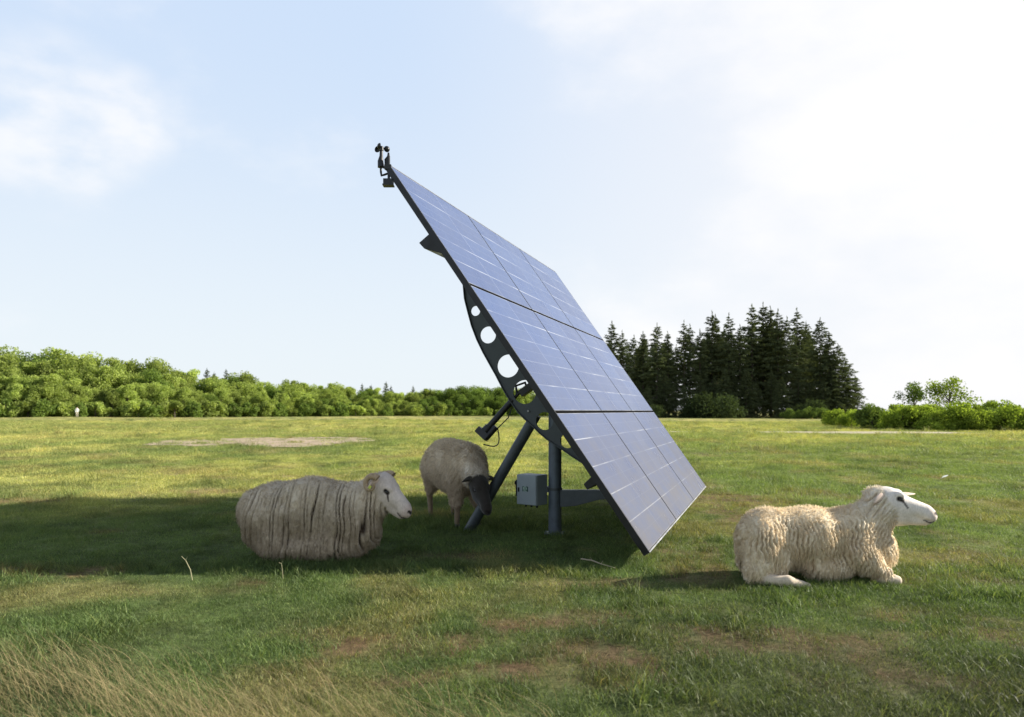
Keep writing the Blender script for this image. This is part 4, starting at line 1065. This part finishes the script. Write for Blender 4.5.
def build_conifers():
    protos = [make_tree('conifer_tree', tree_mesh_conifer(300 + i, 20, [8.2, 7.0, 9.0, 7.4, 8.4][i], [.08, .14, .04, .16, .10][i], 1.5, [.42, .5, .25, .55, .4][i]), M_conif, M_bark_c) for i in range(5)]
    full = [make_tree('conifer_tree', tree_mesh_conifer(320 + i, 20, 10.5, .02, 1.3, .05), M_conif, M_bark_c) for i in range(2)]
    r = np.random.default_rng(8)
    tops = [(612, 323), (622, 332), (634, 336), (643, 333), (657, 325), (668, 333), (684, 322), (690, 326), (700, 331), (712, 313), (716, 317), (729, 315), (740, 326),
            (752, 306), (763, 305), (771, 309), (778, 311), (787, 318), (797, 311), (806, 324), (820, 320), (829, 334), (838, 345), (846, 360), (855, 376)]
    ordn = 'first second third fourth fifth sixth seventh eighth ninth tenth eleventh twelfth thirteenth fourteenth fifteenth sixteenth seventeenth eighteenth nineteenth twentieth twenty-first twenty-second twenty-third twenty-fourth twenty-fifth'.split()
    G = 'conifers of the dark stand behind the panel'
    for i, (p, ty) in enumerate(tops):
        d = 143 + r.uniform(-4, 6); h = hat(ty, d); pr = protos[i % 5] if p < 800 else full[i % 2]
        if p > 815: d = 138 + r.uniform(-2, 2); h = hat(ty, d)
        extra = {753: '', 763: ''}
        lab = 'dark conifer on the skyline, %s from the left in the stand behind the panel' % ordn[i]
        if p == 763: lab = 'tallest dark conifer in the middle of the stand behind the panel'
        if p == 855: lab = 'lowest conifer at the far right end of the stand, sloping down to the bushes'
        wz = 20 / h if False else 1
        s = h / 20 * (1.0 if p < 830 else 1.0)
        o = place(pr, xat(p, d), d, s, r.uniform(0, 6.28), 1, lab, 'conifer', G)
        if p > 830: o.scale = (s * 1.25, s * 1.25, s)
    for k in range(46):          # ranks behind
        p = r.uniform(606, 835); d = 152 + r.uniform(0, 22); h = hat(np.interp(p, [600, 660, 720, 770, 810, 840], [336, 337, 328, 320, 330, 350]) + r.uniform(0, 12), d)
        place(protos[r.integers(5)], xat(p, d), d, h / 20, r.uniform(0, 6.28), 1, 'dark conifer hidden in the back ranks of the stand behind the panel', 'conifer', 'conifers in the back ranks of the stand')
    for k in range(20):          # low dark young firs and shrubs at the foot
        p = 612 + k * 12.3 + r.uniform(-4, 4); d = 136 + r.uniform(-1.5, 3); h = r.uniform(5.5, 9.5)
        place(full[k % 2], xat(p, d), d, h / 20 * 1.15, r.uniform(0, 6.28), .9, 'low young conifer at the foot of the dark stand behind the panel', 'conifer', 'young conifers along the foot of the stand')
    bb = make_tree('bush', tree_mesh_broad(450, 4.5, 8.5, 3000, .34, .0, 26), foliage_mat('scrub', (.028, .040, .020), (.09, .12, .05), .3, .3), M_bark, 'foliage')
    for p in (655, 690, 706, 722, 799, 812):
        d = 131 + r.uniform(-2, 2); place(bb, xat(p, d), d, r.uniform(.55, 1.15), r.uniform(0, 6.28), 1, 'leafy green bush at the foot of the dark conifer stand', 'bush', 'leafy bushes along the foot of the conifer stand')
    # fir tops showing over the left wood
    far = [(207, 371), (214, 375), (226, 372), (252, 379), (336, 388), (362, 386), (371, 387), (386, 384), (391, 388), (413, 388), (430, 390)]
    for p, ty in far:
        d = wood_depth(p) + 38; h = hat(ty, d) + .5
        place(protos[r.integers(5)], xat(p, d), d, h / 20, r.uniform(0, 6.28), 1, 'dark fir tip rising above the skyline of the left wood', 'conifer', 'fir tips rising above the left wood')
build_conifers()

def build_bushes():
    r = np.random.default_rng(17)
    yel = [make_tree('bush', tree_mesh_broad(400 + i, 2.0, 3.6, 4200, .17, .0, 16), M_bush, M_bark, 'foliage') for i in range(3)]
    dk = [make_tree('bush', tree_mesh_broad(410 + i, 2.0, 3.4, 3600, .17, .0, 14), M_bush_dk, M_bark, 'foliage') for i in range(2)]
    G = 'bushes in the hedge on the right'
    p = 826
    while p < 1075:
        base_y = np.interp(p, [820, 860, 900, 1024, 1080], [423, 426.5, 428.5, 429.5, 430]); d = 918 / (base_y - YH)
        ty = np.interp(p, [820, 835, 860, 880, 900, 930, 960, 985, 1010, 1024, 1080], [417, 411, 406, 402, 404, 403, 402, 402, 406, 403, 402]) + r.uniform(-1, 1.5)
        h = hat(ty, d + 2); 
        pr = yel[r.integers(3)] if r.random() < .72 else dk[r.integers(2)]
        place(pr, xat(p, d + r.uniform(0, 3)), d + r.uniform(0, 4), max(.35, h / 2.0 * r.uniform(.72, 1.18)), r.uniform(0, 6.28), 1, 'yellow green bush in the low hedge at the right edge of the field' if pr in yel else 'darker green bush in the low hedge at the right edge of the field', 'bush', G + (' with pale leaves' if pr in yel else ' with dark leaves'))
        p += r.uniform(9, 17)
    p = 835
    while p < 1080:      # second rank
        d = 66 + r.uniform(-3, 5); h = hat(np.interp(p, [820, 860, 900, 960, 1024], [410, 406, 403, 402, 404]) + r.uniform(-1, 2), d)
        pr = yel[r.integers(3)]; place(pr, xat(p, d), d, h / 2.0 * r.uniform(.85, 1.15), r.uniform(0, 6.28), 1, 'yellow green bush in the low hedge at the right edge of the field', 'bush', G + ' with pale leaves'); p += r.uniform(16, 24)
    for p in (790, 802, 813, 824):
        d = 110; place(dk[0], xat(p, d), d, r.uniform(.7, 1.1), r.uniform(0, 6.28), 1, 'small dark bush between the conifer stand and the right hedge', 'bush', 'small bushes at the end of the conifer stand')
    t1 = make_tree('small_tree', tree_mesh_broad(431, 5, 4.6, 1500, .22, .42, 13), M_bush_dk, M_bark)
    t2 = make_tree('small_tree', tree_mesh_broad(435, 5, 5.6, 1900, .22, .42, 15), M_bush, M_bark)
    place(t1, xat(914, 78), 78, hat(380, 78) / 5, 1.0, 1, 'smaller open crowned tree, left of the pair behind the right hedge', 'tree')
    place(t2, xat(950, 76), 76, hat(374, 76) / 5, 2.0, 1, 'larger bright green tree, right of the pair behind the right hedge', 'tree')
build_bushes()

# person far away at the wood edge: white top, light legs
def build_person():
    d = 124.0; x = xat(77, d)
    V = [(0, 0, 1.42), (0, 0, 1.15), (0, 0, .92), (.0, .1, .90), (.03, .12, .48), (0, .12, .06), (.10, .12, .03), (0, -.1, .90), (.10, -.11, .48), (-.05, -.11, .08), (.06, -.11, .03),
         (0, .19, 1.38), (.03, .25, 1.12), (.12, .22, .92), (.15, .21, .84), (0, -.19, 1.38), (.02, -.26, 1.12), (.10, -.24, .90), (.13, -.23, .82), (.02, 0, 1.53), (.03, 0, 1.64), (.03, 0, 1.72)]
    E_ = [(0, 1), (1, 2), (2, 3), (3, 4), (4, 5), (5, 6), (2, 7), (7, 8), (8, 9), (9, 10), (0, 11), (11, 12), (12, 13), (13, 14), (0, 15), (15, 16), (16, 17), (17, 18), (0, 19), (19, 20), (20, 21)]
    rad = [.13, .13, .14, .10, .065, .045, .035, .10, .065, .045, .035, .065, .045, .035, .03, .065, .045, .035, .03, .06, .095, .085]
    me = bpy.data.meshes.new('person'); me.from_pydata(V, E_, []); o = bpy.data.objects.new('person', me); root_col.objects.link(o)
    md = o.modifiers.new('skin', 'SKIN'); 
    for i, sv in enumerate(me.skin_vertices[0].data): sv.radius = (rad[i], rad[i]); sv.use_root = (i == 2)
    o.modifiers.new('sub', 'SUBSURF').levels = 1
    dg = bpy.context.evaluated_depsgraph_get(); me2 = bpy.data.meshes.new_from_object(o.evaluated_get(dg)); bpy.data.objects.remove(o)
    me2.name = 'person'; co = np.zeros(len(me2.vertices) * 3); me2.vertices.foreach_get('co', co); co = co.reshape(-1, 3)
    c = np.tile(np.array([.55, .38, .28]), (len(co), 1)); c[(co[:, 2] < 1.47) & (co[:, 2] > .85)] = (.85, .85, .82); c[(co[:, 2] <= .88)] = (.55, .50, .40); c[co[:, 2] < .07] = (.05, .04, .04); c[(co[:, 2] > 1.66)] = (.08, .05, .03)
    vattr(me2, 'col', c); m, nt, out = new_mat('clothes'); a = nt.nodes.new('ShaderNodeAttribute'); a.attribute_name = 'col'; b = nt.nodes.new('ShaderNodeBsdfPrincipled'); b.inputs['Roughness'].default_value = .85
    nt.links.new(a.outputs['Color'], b.inputs['Base Color']); nt.links.new(b.outputs[0], out.inputs[0]); me2.materials.clear(); me2.materials.append(m)
    for p_ in me2.polygons: p_.use_smooth = True
    o = link('person', me2, None, (x, d, float(gz(np.array([x]), np.array([d]))[0]))); o.rotation_euler = (0, 0, R(-60)); tag(o, 'tiny distant person in a white top standing before the wood at far left', 'person')
build_person()

# ------------------------------------------------------------------ sky, sun, camera
SUN_EL, SUN_AZ = R(25.5), R(9)          # azimuth measured behind the line to the right
sd = Vector((math.cos(SUN_AZ) * math.cos(SUN_EL), math.sin(SUN_AZ) * math.cos(SUN_EL), math.sin(SUN_EL)))
world = bpy.data.worlds.new('World'); sc.world = world; world.use_nodes = True; nt = world.node_tree; nt.nodes.clear()
out = nt.nodes.new('ShaderNodeOutputWorld'); bg = nt.nodes.new('ShaderNodeBackground')
sky = nt.nodes.new('ShaderNodeTexSky'); sky.sky_type = 'NISHITA'; sky.sun_disc = False
sky.sun_elevation = SUN_EL; sky.sun_rotation = R(90) - SUN_AZ; sky.air_density = 1.0; sky.dust_density = 1.5; sky.ozone_density = 1.2
tc = nt.nodes.new('ShaderNodeTexCoord'); D = tc.outputs['Generated']
mp = nt.nodes.new('ShaderNodeMapping'); mp.inputs['Scale'].default_value = (1, 1, 1.9); mp.inputs['Location'].default_value = (.35, .2, .1); nt.links.new(D, mp.inputs[0])
cn = noise_n(nt, mp.outputs[0], 2.3, 9, .55)
def dirdot(v):
    v = Vector(v).normalized(); n = nt.nodes.new('ShaderNodeVectorMath'); n.operation = 'DOT_PRODUCT'; nt.links.new(D, n.inputs[0]); n.inputs[1].default_value = v; return n.outputs['Value']
def mapr(val, a, b, c=0., d=1.):
    m = nt.nodes.new('ShaderNodeMapRange'); m.interpolation_type = 'SMOOTHSTEP'; nt.links.new(val, m.inputs['Value'])
    for i, q in enumerate((a, b, c, d)): m.inputs[i + 1].default_value = q
    return m.outputs[0]
warm = mapr(dirdot((.95, .80, .42)), .55, .96)                     # bright veil towards the sun
cl = mapr(math_(nt, 'ADD', math_(nt, 'MULTIPLY', cn, 1.0), math_(nt, 'MULTIPLY', warm, .22)), .56, .80)
def puff(p_, q_, a0, a1):
    return mapr(dirdot(((p_ - 512) / F_, 1, (YH - q_) / F_)), a0, a1)
pf = math_(nt, 'MAXIMUM', puff(55, 125, .9935, .9995), puff(125, 120, .9975, .9998))
pf = math_(nt, 'MULTIPLY', pf, mapr(noise_n(nt, mp.outputs[0], 7, 6, .5), .34, .62))
cl = math_(nt, 'MAXIMUM', cl, math_(nt, 'MULTIPLY', pf, .85))
up = dirdot((0, 0, 1))
hazecol = mix(nt, mapr(up, .0, .50), (9.15, 9.9, 10.45), (6.9, 8.35, 10.5))
hazecol = mix(nt, math_(nt, 'MULTIPLY', warm, .85), hazecol, (10.0, 10.1, 10.5))      # pale near the horizon, bluer above
veil = mapr(up, .50, .68, .92, .25)                                              # thin high haze thinning overhead
col = mix(nt, veil, sky.outputs[0], hazecol)
col = mix(nt, math_(nt, 'MULTIPLY', cl, .9), col, (10.5, 10.45, 10.55))
nt.links.new(col, bg.inputs[0]); bg.inputs['Strength'].default_value = .0505; nt.links.new(bg.outputs[0], out.inputs[0])
sun = bpy.data.lights.new('sun', 'SUN'); sun.energy = 5.0; sun.angle = R(.6); sun.color = (1, .93, .80)
so = bpy.data.objects.new('sun', sun); root_col.objects.link(so); so.rotation_euler = (-sd).to_track_quat('-Z', 'Y').to_euler()
cam = bpy.data.cameras.new('camera'); cam.sensor_width = 36; cam.lens = 36 * F_ / 1024; cam.shift_y = (YH - 358.5) / 1024; cam.clip_end = 6000; cam.clip_start = .05
co_ = bpy.data.objects.new('camera', cam); root_col.objects.link(co_); co_.location = (0, 0, HC); co_.rotation_euler = (R(90), 0, 0); sc.camera = co_
cam.dof.use_dof = True; cam.dof.focus_distance = 6.4; cam.dof.aperture_fstop = 2.5
sc.view_settings.view_transform = 'Standard'; sc.view_settings.look = 'None'; sc.view_settings.exposure = 0.95; sc.view_settings.gamma = 1
sc.cycles.max_bounces = 8; sc.cycles.transparent_max_bounces = 8; sc.cycles.use_denoising = True
